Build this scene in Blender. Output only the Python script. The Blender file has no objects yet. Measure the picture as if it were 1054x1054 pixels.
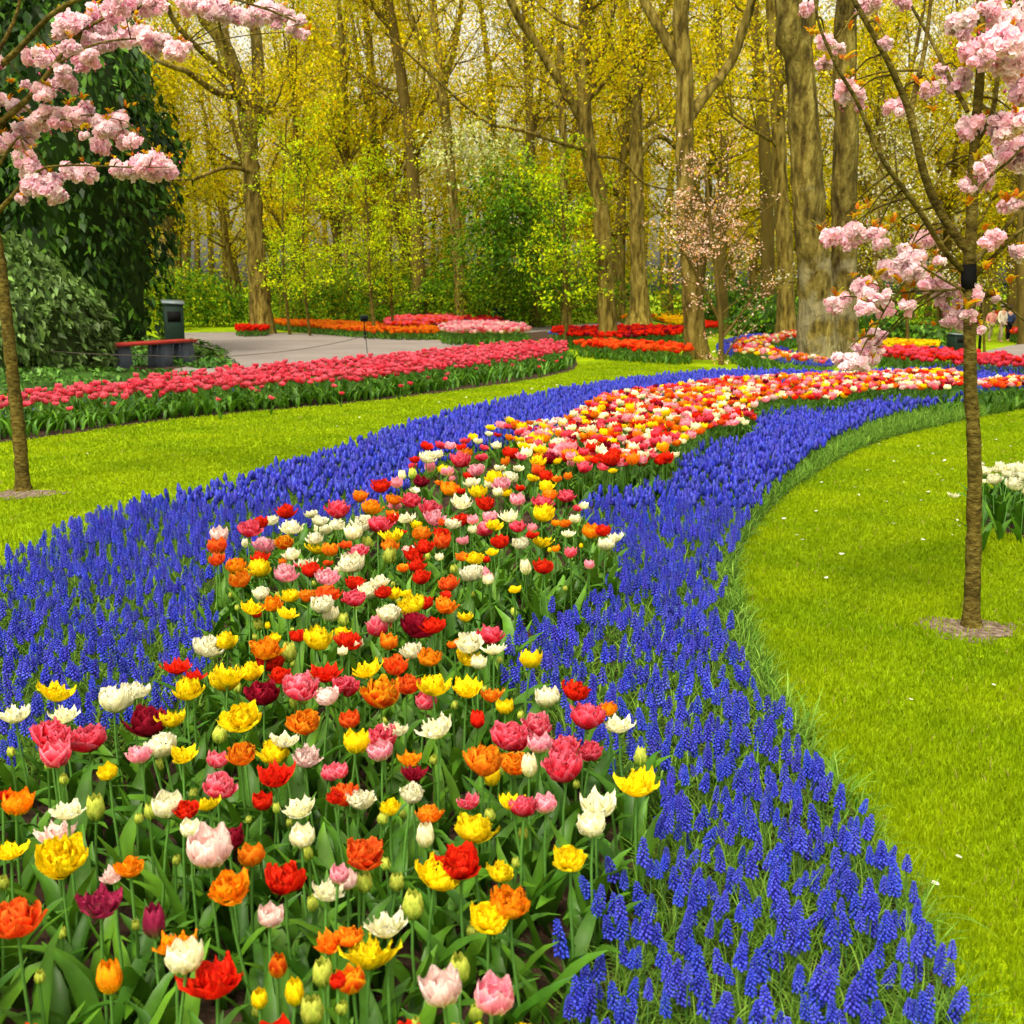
import bpy, math, random
import numpy as np
from mathutils import Vector, Matrix
from mathutils.geometry import tessellate_polygon
R = math.radians
PI = math.pi
rnd = random.Random(7)
rng = np.random.default_rng(11)
col = bpy.context.scene.collection
scene = bpy.context.scene

# ------------------------------------------------------------------ camera, sky, sun, exposure
F = 1150.0; HZ = 300.0; CZ = 1.55
TH = math.atan((527 - HZ) / F)
cd = bpy.data.cameras.new('camera'); cam = bpy.data.objects.new('camera', cd); col.objects.link(cam)
cam.location = (0, 0, CZ); cam.rotation_euler = (PI / 2 - TH, 0, 0)
cd.sensor_width = 36; cd.lens = 36 * F / 1054; cd.clip_start = .05; cd.clip_end = 2000
cd.dof.use_dof = True; cd.dof.focus_distance = 5.0; cd.dof.aperture_fstop = 7.0
scene.camera = cam
SUN_EL, SUN_AZ = R(58), R(200)
w = bpy.data.worlds.new("World"); scene.world = w; w.use_nodes = True
nt = w.node_tree; bg = nt.nodes['Background']
sky = nt.nodes.new('ShaderNodeTexSky'); sky.sky_type = 'NISHITA'; sky.sun_disc = False
sky.sun_elevation = SUN_EL; sky.sun_rotation = SUN_AZ; sky.air_density = 1.0; sky.dust_density = 6.0; sky.ozone_density = 1.0
hs = nt.nodes.new('ShaderNodeHueSaturation'); hs.inputs['Saturation'].default_value = .12; hs.inputs['Value'].default_value = 2.1
wm = nt.nodes.new('ShaderNodeVectorMath'); wm.operation = 'MULTIPLY'; wm.inputs[1].default_value = (1.0, .955, .80)
nt.links.new(sky.outputs[0], hs.inputs['Color']); nt.links.new(hs.outputs[0], wm.inputs[0]); nt.links.new(wm.outputs[0], bg.inputs[0])
bg.inputs[1].default_value = 0.15
sd = bpy.data.lights.new('sun', 'SUN'); sun = bpy.data.objects.new('sun', sd); col.objects.link(sun)
sd.energy = 2.1; sd.angle = R(11); sd.color = (1, .92, .76)
sdir = Vector((math.sin(SUN_AZ) * math.cos(SUN_EL), math.cos(SUN_AZ) * math.cos(SUN_EL), math.sin(SUN_EL)))
sun.rotation_euler = sdir.to_track_quat('Z', 'Y').to_euler()
vs = scene.view_settings; vs.view_transform = 'Standard'; vs.look = 'None'; vs.gamma = 1; vs.exposure = 0.16
scene.cycles.max_bounces = 6; scene.cycles.transparent_max_bounces = 4; scene.cycles.diffuse_bounces = 3
scene.cycles.glossy_bounces = 2; scene.cycles.use_denoising = True

# ------------------------------------------------------------------ placing
def sstep(a, b, x):
    t = np.clip((x - a) / (b - a), 0, 1); return t * t * (3 - 2 * t)
def ground_z(x, y):
    return -sstep(7.0, 12.0, x) * .028 * np.clip(y - 25, 0, 36)
CT, ST = math.cos(TH), math.sin(TH)
def ray(px, py):
    dx = (px - 527) / F; dy = -(py - 527) / F
    return np.array([dx, CT + dy * ST, -ST + dy * CT])
def G(px, py, h=0.0):          # point on the ground (or h above it) seen at a place of the photograph
    d = ray(px, py); z = h
    for _ in range(12):
        t = (z - CZ) / d[2]; x, y = d[0] * t, d[1] * t
        z = .5 * z + .5 * (float(ground_z(x, y)) + h)
    return np.array([x, y, z])
def AT(px, py, Y):
    d = ray(px, py); t = Y / d[1]
    return np.array([d[0] * t, Y, CZ + d[2] * t])
def proj(P):
    P = np.atleast_2d(P); x = P[:, 0]; y = P[:, 1]; z = P[:, 2] - CZ
    dep = y * CT - z * ST; up = y * ST + z * CT
    return 527 + F * x / dep, 527 - F * up / dep, dep
def lin(r, g, b, k=1.0):
    f = lambda c: ((c / 255 + .055) / 1.055) ** 2.4 if c > 10 else c / 255 / 12.92
    return np.array([f(r), f(g), f(b)]) * k

# ------------------------------------------------------------------ mesh arrays: a piece is (V, Q, T, C)
def piece(V, Q=None, T=None, C=None):
    V = np.asarray(V, float).reshape(-1, 3)
    Q = np.zeros((0, 4), int) if Q is None else np.asarray(Q, int).reshape(-1, 4)
    T = np.zeros((0, 3), int) if T is None else np.asarray(T, int).reshape(-1, 3)
    if C is None: C = np.ones((len(V), 3))
    C = np.asarray(C, float)
    if C.ndim == 1: C = np.tile(C, (len(V), 1))
    return V, Q, T, C
def merge(ps):
    ps = [p for p in ps if p is not None and len(p[0])]
    if not ps: return piece(np.zeros((0, 3)))
    off = 0; V = []; Q = []; T = []; C = []
    for v, q, t, c in ps:
        V.append(v); Q.append(q + off); T.append(t + off); C.append(c); off += len(v)
    return np.concatenate(V), np.concatenate(Q), np.concatenate(T), np.concatenate(C)
def inst(tp, M, P, tint=None):  # many placed copies of one piece, merged
    v, q, t, c = tp; N = len(P); n = len(v)
    if N == 0: return None
    V = (np.einsum('nij,kj->nki', M, v) + P[:, None, :]).reshape(-1, 3)
    off = (np.arange(N) * n)
    Q = (q[None] + off[:, None, None]).reshape(-1, 4); T = (t[None] + off[:, None, None]).reshape(-1, 3)
    C = np.tile(c, (N, 1))
    if tint is not None: C = (C.reshape(N, n, 3) * np.asarray(tint)[:, None, :]).reshape(-1, 3)
    return V, Q, T, C
def rotz(a):
    a = np.asarray(a); M = np.zeros(a.shape + (3, 3)); M[..., 0, 0] = np.cos(a); M[..., 0, 1] = -np.sin(a)
    M[..., 1, 0] = np.sin(a); M[..., 1, 1] = np.cos(a); M[..., 2, 2] = 1; return M
def tiltm(t, az):               # tilt by t towards azimuth az
    t = np.asarray(t); az = np.asarray(az)
    X = np.zeros(t.shape + (3, 3)); X[..., 0, 0] = np.cos(t); X[..., 0, 2] = np.sin(t); X[..., 1, 1] = 1
    X[..., 2, 0] = -np.sin(t); X[..., 2, 2] = np.cos(t)
    return rotz(az) @ X @ rotz(-az)
def xf(p, M=None, P=(0, 0, 0), tint=None):
    v, q, t, c = p
    if M is not None: v = v @ np.asarray(M).T
    return v + np.asarray(P), q, t, (c if tint is None else c * np.asarray(tint))
def make(name, p, mat, parent=None, smooth=True, loc=None):
    v, q, t, c = p
    me = bpy.data.meshes.new(name); nv, nq, ntr = len(v), len(q), len(t)
    me.vertices.add(nv); me.vertices.foreach_set('co', v.astype(np.float32).ravel())
    me.loops.add(nq * 4 + ntr * 3); me.polygons.add(nq + ntr)
    me.loops.foreach_set('vertex_index', np.concatenate([q.ravel(), t.ravel()]).astype(np.int32))
    st = np.concatenate([np.arange(nq) * 4, nq * 4 + np.arange(ntr) * 3]).astype(np.int32)
    me.polygons.foreach_set('loop_start', st)
    me.update(calc_edges=True)
    a = me.color_attributes.new('Col', 'FLOAT_COLOR', 'POINT')
    cc = np.ones((nv, 4), np.float32); cc[:, :3] = np.clip(c, 0, 1); a.data.foreach_set('color', cc.ravel())
    if smooth: me.polygons.foreach_set('use_smooth', np.ones(nq + ntr, bool))
    me.materials.append(mat); me.update()
    return link(name, me, parent, loc)
def link(name, me, parent=None, loc=None):
    o = bpy.data.objects.new(name, me); col.objects.link(o)
    if parent is not None: o.parent = parent
    if loc is not None: o.location = loc
    return o
def empty(name, loc=(0, 0, 0), rot=(0, 0, 0)):
    o = bpy.data.objects.new(name, None); col.objects.link(o); o.location = loc; o.rotation_euler = rot
    o.empty_display_size = .1; return o
def tag(o, label=None, cat=None, group=None, kind=None):
    if label: o['label'] = label
    if cat: o['category'] = cat
    if group: o['group'] = group
    if kind: o['kind'] = kind
    return o

# ------------------------------------------------------------------ materials
def newmat(name):
    m = bpy.data.materials.new(name); m.use_nodes = True; nt = m.node_tree; nt.nodes.clear()
    out = nt.nodes.new('ShaderNodeOutputMaterial'); return m, nt, out
def vmat(name, rough=.5, trans=.3, spec=.3, nscale=60, namt=.12, gain=1.0, zs=1.0, bump=0.0):
    m, nt, out = newmat(name); N = nt.nodes.new; L = nt.links.new
    at = N('ShaderNodeAttribute'); at.attribute_name = 'Col'
    no = N('ShaderNodeTexNoise'); no.inputs['Scale'].default_value = nscale; no.inputs['Detail'].default_value = 2
    tc = N('ShaderNodeTexCoord'); mp = N('ShaderNodeMapping'); mp.inputs['Scale'].default_value = (1, 1, zs); L(tc.outputs['Object'], mp.inputs[0]); L(mp.outputs[0], no.inputs['Vector'])
    mr = N('ShaderNodeMapRange'); mr.inputs[1].default_value = .3; mr.inputs[2].default_value = .7
    mr.inputs[3].default_value = (1 - namt) * gain; mr.inputs[4].default_value = (1 + namt) * gain
    L(no.outputs[0], mr.inputs[0])
    oi = N('ShaderNodeObjectInfo'); mr2 = N('ShaderNodeMapRange'); mr2.inputs[3].default_value = .88; mr2.inputs[4].default_value = 1.12
    L(oi.outputs['Random'], mr2.inputs[0])
    mu = N('ShaderNodeMath'); mu.operation = 'MULTIPLY'; L(mr.outputs[0], mu.inputs[0]); L(mr2.outputs[0], mu.inputs[1])
    sc = N('ShaderNodeVectorMath'); sc.operation = 'SCALE'; L(at.outputs['Color'], sc.inputs[0]); L(mu.outputs[0], sc.inputs['Scale'])
    bs = N('ShaderNodeBsdfPrincipled'); L(sc.outputs[0], bs.inputs['Base Color'])
    bs.inputs['Roughness'].default_value = rough; bs.inputs['Specular IOR Level'].default_value = spec
    if bump:
        bp = N('ShaderNodeBump'); bp.inputs['Strength'].default_value = bump; bp.inputs['Distance'].default_value = .02; L(no.outputs[0], bp.inputs['Height']); L(bp.outputs[0], bs.inputs['Normal'])
    if trans > 0:
        tr = N('ShaderNodeBsdfTranslucent'); L(sc.outputs[0], tr.inputs['Color'])
        mx = N('ShaderNodeMixShader'); mx.inputs[0].default_value = trans
        L(bs.outputs[0], mx.inputs[1]); L(tr.outputs[0], mx.inputs[2]); L(mx.outputs[0], out.inputs[0])
    else: L(bs.outputs[0], out.inputs[0])
    return m
def nmat(name, stops, scale=5, detail=6, rough=.9, bump=.3, bscale=None, dist=.02, spec=.2, stretch=(1, 1, 1), coord='Object', scale2=None, amt2=.3, metal=0):
    m, nt, out = newmat(name); N = nt.nodes.new; L = nt.links.new
    tc = N('ShaderNodeTexCoord'); mp = N('ShaderNodeMapping'); mp.inputs['Scale'].default_value = stretch
    L(tc.outputs[coord], mp.inputs[0])
    no = N('ShaderNodeTexNoise'); no.inputs['Scale'].default_value = scale; no.inputs['Detail'].default_value = detail; L(mp.outputs[0], no.inputs['Vector'])
    cr = N('ShaderNodeValToRGB'); e = cr.color_ramp.elements
    while len(e) > 1: e.remove(e[0])
    e[0].position = stops[0][0]; e[0].color = (*stops[0][1], 1)
    for p, c in stops[1:]:
        x = e.new(p); x.color = (*c, 1)
    L(no.outputs[0], cr.inputs[0]); colout = cr.outputs[0]
    if scale2:
        n2 = N('ShaderNodeTexNoise'); n2.inputs['Scale'].default_value = scale2; n2.inputs['Detail'].default_value = 4; L(mp.outputs[0], n2.inputs['Vector'])
        mr = N('ShaderNodeMapRange'); mr.inputs[1].default_value = .3; mr.inputs[2].default_value = .7
        mr.inputs[3].default_value = 1 - amt2; mr.inputs[4].default_value = 1 + amt2; L(n2.outputs[0], mr.inputs[0])
        sc = N('ShaderNodeVectorMath'); sc.operation = 'SCALE'; L(colout, sc.inputs[0]); L(mr.outputs[0], sc.inputs['Scale']); colout = sc.outputs[0]
    bs = N('ShaderNodeBsdfPrincipled'); L(colout, bs.inputs['Base Color']); bs.inputs['Roughness'].default_value = rough
    bs.inputs['Specular IOR Level'].default_value = spec; bs.inputs['Metallic'].default_value = metal
    nb = N('ShaderNodeTexNoise'); nb.inputs['Scale'].default_value = bscale or scale * 4; nb.inputs['Detail'].default_value = 5; L(mp.outputs[0], nb.inputs['Vector'])
    bp = N('ShaderNodeBump'); bp.inputs['Strength'].default_value = bump; bp.inputs['Distance'].default_value = dist
    L(nb.outputs[0], bp.inputs['Height']); L(bp.outputs[0], bs.inputs['Normal']); L(bs.outputs[0], out.inputs[0])
    return m
M_petal = vmat('petal', .65, .40, .15, 22, .26, zs=.16, bump=.35)
M_petals = vmat('petal_mass', .65, .40, .15, 320, .24, zs=.3)
M_leaf = vmat('tulip_leaf', .45, .3, .28, 25, .18)
M_blade = vmat('grass_blade', .6, .4, .1, 30, .2)
M_musc = vmat('muscari_bell', .55, .1, .25, 200, .12)
M_fol = vmat('tree_foliage', .6, .5, .08, 1.2, .3)
M_ever = vmat('evergreen_leaf', .5, .2, .18, 1.5, .3)
M_bloss = vmat('cherry_blossom', .6, .5, .2, 30, .05)
M_soil = nmat('soil', [(.3, (.018, .009, .005)), (.55, (.045, .024, .013)), (.75, (.09, .055, .032))], 18, 8, .95, .9, 60, .02)
M_mulch = nmat('mulch', [(.3, (.07, .045, .03)), (.5, (.16, .11, .08)), (.7, (.3, .23, .18))], 30, 8, .95, .9, 90, .02)
M_lawn = nmat('lawn', [(.3, (.11, .19, .001)), (.5, (.19, .28, .001)), (.72, (.25, .33, .0015))], 1.3, 8, .85, .8, 130, .01, .05, scale2=9, amt2=.25)
M_asph = nmat('asphalt', [(.3, (.16, .135, .125)), (.7, (.22, .19, .175))], .6, 8, .9, .3, 150, .004, .2, scale2=90, amt2=.12)
M_bark = nmat('bark', [(.35, (.05, .034, .004)), (.48, (.135, .095, .014)), (.62, (.22, .165, .034))], 8, 8, .9, 1.0, 18, .09, .15, stretch=(1, 1, .25), scale2=.6, amt2=.35)
def pale_bark():
    m = nmat('bark_pale', [(.36, (.045, .03, .004)), (.5, (.12, .088, .014)), (.64, (.20, .155, .034))], 7, 8, .9, 1.0, 16, .12, .15, stretch=(1, 1, .3), scale2=1.2, amt2=.3)
    nt = m.node_tree; N = nt.nodes.new; L = nt.links.new; bs = [n for n in nt.nodes if n.type == 'BSDF_PRINCIPLED'][0]
    src = bs.inputs['Base Color'].links[0].from_socket; tc = N('ShaderNodeTexCoord'); sp = N('ShaderNodeSeparateXYZ'); L(tc.outputs['Object'], sp.inputs[0])
    no = N('ShaderNodeTexNoise'); no.inputs['Scale'].default_value = 1.6; no.inputs['Detail'].default_value = 3; L(tc.outputs['Object'], no.inputs['Vector'])
    a = N('ShaderNodeMath'); a.operation = 'MULTIPLY_ADD'; a.inputs[1].default_value = -.10; a.inputs[2].default_value = .18; L(sp.outputs[2], a.inputs[0])
    c = N('ShaderNodeMath'); c.operation = 'ADD'; L(no.outputs[0], c.inputs[0]); L(a.outputs[0], c.inputs[1])
    r = N('ShaderNodeMapRange'); r.inputs[1].default_value = .48; r.inputs[2].default_value = .58; r.inputs[4].default_value = .6; L(c.outputs[0], r.inputs[0])
    mx = N('ShaderNodeMix'); mx.data_type = 'RGBA'; L(r.outputs[0], mx.inputs[0]); L(src, mx.inputs[6]); mx.inputs[7].default_value = (.25, .22, .12, 1); L(mx.outputs[2], bs.inputs['Base Color'])
    return m
M_barkpale = pale_bark()
M_barkdark = nmat('bark_dark', [(.3, (.05, .034, .005)), (.7, (.13, .09, .016))], 3, 6, .9, .7, 14, .04, .15, stretch=(1, 1, .3))
M_barkyoung = nmat('bark_young', [(.34, (.035, .024, .004)), (.5, (.088, .062, .009)), (.66, (.14, .11, .024))], 45, 8, .85, 1.0, 120, .010, .1, stretch=(.6, .6, 1.2), scale2=7, amt2=.4)
M_concrete = nmat('plinth_grey', [(.3, (.045, .055, .075)), (.7, (.08, .09, .115))], 6, 5, .85, .2, 60, .01)
M_redwood = nmat('red_paint', [(.3, (.22, .012, .01)), (.7, (.33, .03, .02))], 4, 5, .5, .2, 50, .004)
M_green = nmat('green_paint', [(.3, (.002, .011, .005)), (.7, (.004, .018, .009))], 4, 4, .7, .1, 50, .002)
M_black = nmat('black_paint', [(.3, (.004, .004, .004)), (.7, (.01, .01, .01))], 4, 4, .85, .1, 50, .002, .05)
M_metal = nmat('pale_metal', [(.3, (.09, .12, .13)), (.7, (.15, .18, .19))], 4, 4, .4, .1, 50, .002)
M_rope = nmat('rope', [(.3, (.05, .04, .03)), (.7, (.12, .10, .08))], 40, 4, .9, .3, 200, .002)

# ------------------------------------------------------------------ shape builders
def grid_q(n, m, off=0):
    i = np.arange(n)[:, None] * (m + 1) + np.arange(m)[None]
    i = i.ravel() + off
    return np.stack([i, i + 1, i + m + 2, i + m + 1], 1)
def petal(L, W, a0, a1, phi, r0=.004, cup=.35, pt=1.0, ruf=.0, n=4, m=4, cols=None, edge=.5, z0=0, tw=0.0, g=None):
    g = g or rng
    c0, c1, ce = cols
    if m <= 2: edge *= .6
    t = np.linspace(0, 1, n + 1); a = a0 + (a1 - a0) * t
    am = (a[1:] + a[:-1]) / 2
    r = r0 + np.concatenate([[0], np.cumsum(np.sin(am))]) * L / n
    z = z0 + np.concatenate([[0], np.cumsum(np.cos(am))]) * L / n
    wd = W / 2 * np.clip(np.sin(PI * (0.1 + .86 * t) ** .8), 0, 1) ** (.62 * pt)
    u = np.linspace(-1, 1, m + 1)
    rad = np.array([math.cos(phi), math.sin(phi), 0]); tan = np.array([-math.sin(phi), math.cos(phi), 0]); up = np.array([0, 0, 1.])
    nrm = -np.cos(a)[:, None] * rad + np.sin(a)[:, None] * up
    V = (rad * r[:, None] + up * z[:, None])[:, None, :] + tan * (u[None, :, None] * wd[:, None, None]) \
        + nrm[:, None, :] * (cup * (u ** 2)[None, :, None] * wd[:, None, None])
    V = V + g.normal(0, ruf, V.shape) * (t[:, None, None] ** 1.5)
    if pt: V[:, :, 2] -= (np.abs(u)[None, :] ** 1.5) * (t[:, None] ** 3) * L * .14 * pt
    if tw: V += tan * (tw * t[:, None, None] ** 2 * L)
    tt = np.broadcast_to(t[:, None], (n + 1, m + 1))[..., None]; uu = np.broadcast_to(np.abs(u)[None], (n + 1, m + 1))[..., None]
    k = np.clip(tt / .45, 0, 1); C = c0 * (1 - k) + c1 * k
    e = np.clip(np.maximum(uu ** 3, tt ** 5) * edge * 2, 0, 1) * np.clip(tt * 2.2, 0, 1)
    C = C * (1 - e) + ce * e
    C = C * (1 + g.normal(0, .04, C.shape[:2] + (1,)) + (g.normal(0, .10, m + 1))[None, :, None]); C = C * (1 - .10 * (uu < .12))
    return piece(V.reshape(-1, 3), grid_q(n, m), None, C.reshape(-1, 3))
def tube(P, rad, sides=6, cap=False, color=(1, 1, 1)):
    P = np.asarray(P, float); n = len(P); rad = np.broadcast_to(np.asarray(rad, float), (n,))
    d = np.gradient(P, axis=0); d /= np.linalg.norm(d, axis=1)[:, None] + 1e-9
    ref = np.array([1., 0, 0]) if abs(d[0][0]) < .8 else np.array([0, 1., 0])
    A = np.cross(d, ref); A /= np.linalg.norm(A, axis=1)[:, None] + 1e-9; B = np.cross(d, A)
    th = np.arange(sides) / sides * 2 * PI
    V = P[:, None] + rad[:, None, None] * (np.cos(th)[None, :, None] * A[:, None] + np.sin(th)[None, :, None] * B[:, None])
    i = np.arange(n - 1)[:, None] * sides + np.arange(sides)[None]; j = np.arange(n - 1)[:, None] * sides + (np.arange(sides)[None] + 1) % sides
    Q = np.stack([i, j, j + sides, i + sides], -1).reshape(-1, 4)
    V = V.reshape(-1, 3); T = None
    if cap:
        V = np.concatenate([V, P[:1], P[-1:]]); k = np.arange(sides); k2 = (k + 1) % sides; b = len(V)
        T = np.concatenate([np.stack([k2, k, np.full(sides, b - 2)], 1), np.stack([k + (n - 1) * sides, k2 + (n - 1) * sides, np.full(sides, b - 1)], 1)])
    return piece(V, Q, T, np.array(color, float))
def box(cx, cy, cz, sx, sy, sz, rz=0, color=(1, 1, 1), bev=.0, top=1.0):
    x, y, z = sx / 2, sy / 2, sz / 2
    if bev <= 0:
        V = np.array([(-x, -y, -z), (x, -y, -z), (x, y, -z), (-x, y, -z), (-x * top, -y * top, z), (x * top, -y * top, z), (x * top, y * top, z), (-x * top, y * top, z)])
        Q = [(0, 3, 2, 1), (4, 5, 6, 7), (0, 1, 5, 4), (1, 2, 6, 5), (2, 3, 7, 6), (3, 0, 4, 7)]
        T = None
    else:
        rings = []
        for zz, ins in ((-z, bev), (-z + bev, 0), (z - bev, 0), (z, bev)):
            k = top if zz > 0 else 1
            a, b = x * k - ins, y * k - ins; c = bev * .6 if ins == 0 else 0
            a0, b0 = a, b
            rings.append([(-a0 + c, -b0, zz), (a0 - c, -b0, zz), (a0, -b0 + c, zz), (a0, b0 - c, zz), (a0 - c, b0, zz), (-a0 + c, b0, zz), (-a0, b0 - c, zz), (-a0, -b0 + c, zz)])
        V = np.array(rings).reshape(-1, 3); Q = []; T = []
        for r in range(3):
            for k in range(8):
                Q.append((r * 8 + k, r * 8 + (k + 1) % 8, r * 8 + 8 + (k + 1) % 8, r * 8 + 8 + k))
        for b, s in ((0, -1), (24, 1)):
            for k in range(1, 7):
                T.append((b, b + k, b + k + 1) if s > 0 else (b, b + k + 1, b + k))
    V = V @ rotz(rz).T + np.array([cx, cy, cz])
    return piece(V, Q, T, np.array(color, float))
def ico(sub=0):
    import bmesh
    bm = bmesh.new(); bmesh.ops.create_icosphere(bm, subdivisions=sub + 1, radius=1)
    V = np.array([v.co[:] for v in bm.verts]); T = np.array([[v.index for v in f.verts] for f in bm.faces]); bm.free()
    return V, T
def inpoly(poly, x, y):
    poly = np.asarray(poly); n = len(poly); r = np.zeros(len(x), bool); j = n - 1
    for i in range(n):
        xi, yi = poly[i][:2]; xj, yj = poly[j][:2]
        c = ((yi > y) != (yj > y)) & (x < (xj - xi) * (y - yi) / (yj - yi + 1e-12) + xi); r ^= c; j = i
    return r
def smooth_poly(p, it=2, closed=True):
    p = np.asarray(p, float)
    for _ in range(it):
        q = np.roll(p, -1, 0); a = p * .75 + q * .25; b = p * .25 + q * .75
        p = np.stack([a, b], 1).reshape(-1, p.shape[1])
    return p
def wpoly(px, h=0.0, it=2):
    return smooth_poly([G(x, y, h) for x, y in px], it)
def scatter(poly, sp, jit=.42, g=None):
    g = g or rng
    lo = poly[:, :2].min(0); hi = poly[:, :2].max(0)
    ys = np.arange(lo[1], hi[1], sp * .87); xs = np.arange(lo[0], hi[0], sp)
    X, Y = np.meshgrid(xs, ys); X = X + (np.arange(len(ys)) % 2)[:, None] * sp / 2
    X = X + g.uniform(-jit, jit, X.shape) * sp; Y = Y + g.uniform(-jit, jit, Y.shape) * sp
    x, y = X.ravel(), Y.ravel(); k = inpoly(poly, x, y); return x[k], y[k]
def sheet(name, poly, lift, mat, **kw):
    P = [Vector((p[0], p[1], 0)) for p in poly]
    T = tessellate_polygon([P]); V = np.array([(p[0], p[1], float(ground_z(p[0], p[1])) + lift) for p in poly])
    T = np.array(T); a = V[T[:, 1]] - V[T[:, 0]]; b = V[T[:, 2]] - V[T[:, 0]]
    f = (a[:, 0] * b[:, 1] - a[:, 1] * b[:, 0]) < 0; T[f] = T[f][:, ::-1]
    return tag(make(name, piece(V, None, T), mat, smooth=False), **kw)

# ------------------------------------------------------------------ layout traced on the ground
BLUE_OUT = [(-150, 640), (0, 592), (60, 556), (130, 527), (200, 516), (270, 494), (350, 473), (420, 447), (500, 427), (580, 411), (640, 401), (700, 394), (760, 390), (860, 392), (930, 389), (1000, 386), (1150, 383),
            (1150, 412), (1054, 421), (960, 441), (900, 456), (850, 481), (800, 516), (765, 560), (756, 600), (775, 668), (820, 745), (880, 840), (925, 905), (960, 975), (1000, 1080), (1040, 1200), (300, 1250), (-300, 1250), (-500, 900), (-300, 700)]
TUL = [(-300, 760), (-60, 745), (0, 738), (60, 712), (120, 700), (175, 683), (205, 665), (222, 640), (216, 600), (218, 556), (255, 534), (310, 518), (370, 506), (405, 490), (428, 468), (445, 455), (520, 437), (592, 432), (603, 412), (645, 402), (700, 397),
       (745, 390), (830, 386), (890, 384), (940, 381), (985, 382), (1000, 390), (985, 401), (935, 400), (880, 402), (868, 412), (800, 410), (775, 418), (782, 436), (735, 441), (698, 455), (700, 474), (655, 482), (598, 490), (600, 505), (625, 525), (645, 550), (625, 575), (585, 590),
       (550, 603), (520, 620), (512, 650), (530, 680), (560, 700), (650, 745), (682, 790), (660, 835), (622, 860), (600, 895), (575, 940), (560, 1000), (550, 1060), (545, 1200), (-300, 1200)]
TUL2 = [(1005, 400), (1005, 392), (1054, 387), (1160, 383), (1160, 393), (1054, 397)]
bed_w = wpoly(BLUE_OUT, 0.0); tul_w = wpoly(TUL, .30); tul2_w = wpoly(TUL2, .30)

# ground
xs = np.concatenate([np.linspace(-400, -60, 12), np.linspace(-50, 60, 56), np.linspace(75, 400, 12)])
ys = np.concatenate([np.linspace(-30, -2, 6), np.linspace(0, 90, 46), np.linspace(100, 900, 14)])
X, Y = np.meshgrid(xs, ys); V = np.stack([X, Y, ground_z(X, Y)], -1).reshape(-1, 3)
tag(make('lawn', piece(V, grid_q(len(ys) - 1, len(xs) - 1)), M_lawn), kind='structure')
sheet('bed_soil', bed_w, .006, M_soil, kind='structure')
PINKG = [(-160, 474), (-40, 461), (50, 450), (180, 431), (370, 415), (500, 399), (586, 384), (596, 376), (590, 366), (500, 362), (400, 372), (300, 382), (200, 392), (60, 406), (-160, 424)]
pink_w = wpoly(PINKG); sheet('bed_soil', pink_w, .006, M_soil, kind='structure')
PATH = [(170, 342.5), (280, 342), (370, 345.5), (462, 351), (500, 355), (430, 366), (330, 376), (180, 392), (60, 402), (-100, 414), (-100, 405), (60, 392), (150, 385), (205, 376), (228, 371), (234, 367), (218, 362), (198, 352), (170, 347)]
sheet('path', wpoly(PATH), .012, M_asph, kind='structure')
sheet('path', wpoly([(520, 341), (560, 335.5), (640, 331.5), (720, 329), (790, 329.5), (790, 334), (705, 333.5), (640, 337), (560, 341), (520, 345)]), .012, M_asph, kind='structure')
sheet('path', wpoly([(985, 376), (1000, 366), (1054, 353), (1180, 345), (1180, 376), (1054, 374)]), .05, M_asph, kind='structure')
sheet('path', wpoly([(760, 346), (790, 342), (850, 344), (880, 350), (820, 350)], it=1), .012, M_asph, kind='structure')

# ------------------------------------------------------------------ tulips
W_ = lin(246, 240, 190); WG = lin(205, 215, 110); YL = lin(250, 215, 5); YD = lin(225, 180, 0)
PAL = {  # base, body, edge
    'W': (WG, W_, lin(250, 246, 225)), 'Y': (lin(200, 200, 10), YL, lin(255, 225, 20)), 'R': (lin(150, 15, 5), lin(215, 22, 8), lin(240, 55, 15)),
    'O': (lin(225, 150, 20), lin(242, 110, 10), lin(250, 165, 30)), 'P': (lin(240, 228, 140), lin(242, 125, 155), lin(250, 200, 205)),
    'H': (lin(205, 60, 45), lin(226, 8, 42), lin(248, 120, 145)), 'D': (lin(70, 5, 15), lin(120, 2, 25), lin(160, 20, 50)),
    'S': (lin(220, 120, 30), lin(232, 60, 15), lin(245, 120, 40)), 'F': (lin(245, 190, 10), lin(215, 30, 5), lin(250, 190, 20)),
    'L': (lin(240, 225, 130), lin(245, 200, 195), lin(250, 228, 220)), 'G': (lin(120, 160, 30), lin(185, 200, 75), lin(225, 220, 100)),
    'U': (lin(120, 140, 60), lin(150, 25, 70), lin(185, 60, 95)), 'A': (lin(235, 190, 10), lin(246, 165, 10), lin(248, 120, 10)),
    'K': (lin(228, 100, 85), lin(240, 28, 72), lin(252, 165, 182)),
}
NAMES = {'W': 'cream white', 'Y': 'bright yellow', 'R': 'scarlet red', 'O': 'orange', 'P': 'soft pink', 'H': 'raspberry pink', 'D': 'dark crimson', 'S': 'orange-red',
         'F': 'red and yellow flamed', 'L': 'pale blush pink', 'G': 'green-yellow', 'U': 'purple-red', 'A': 'golden orange', 'K': 'deep pink'}
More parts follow.
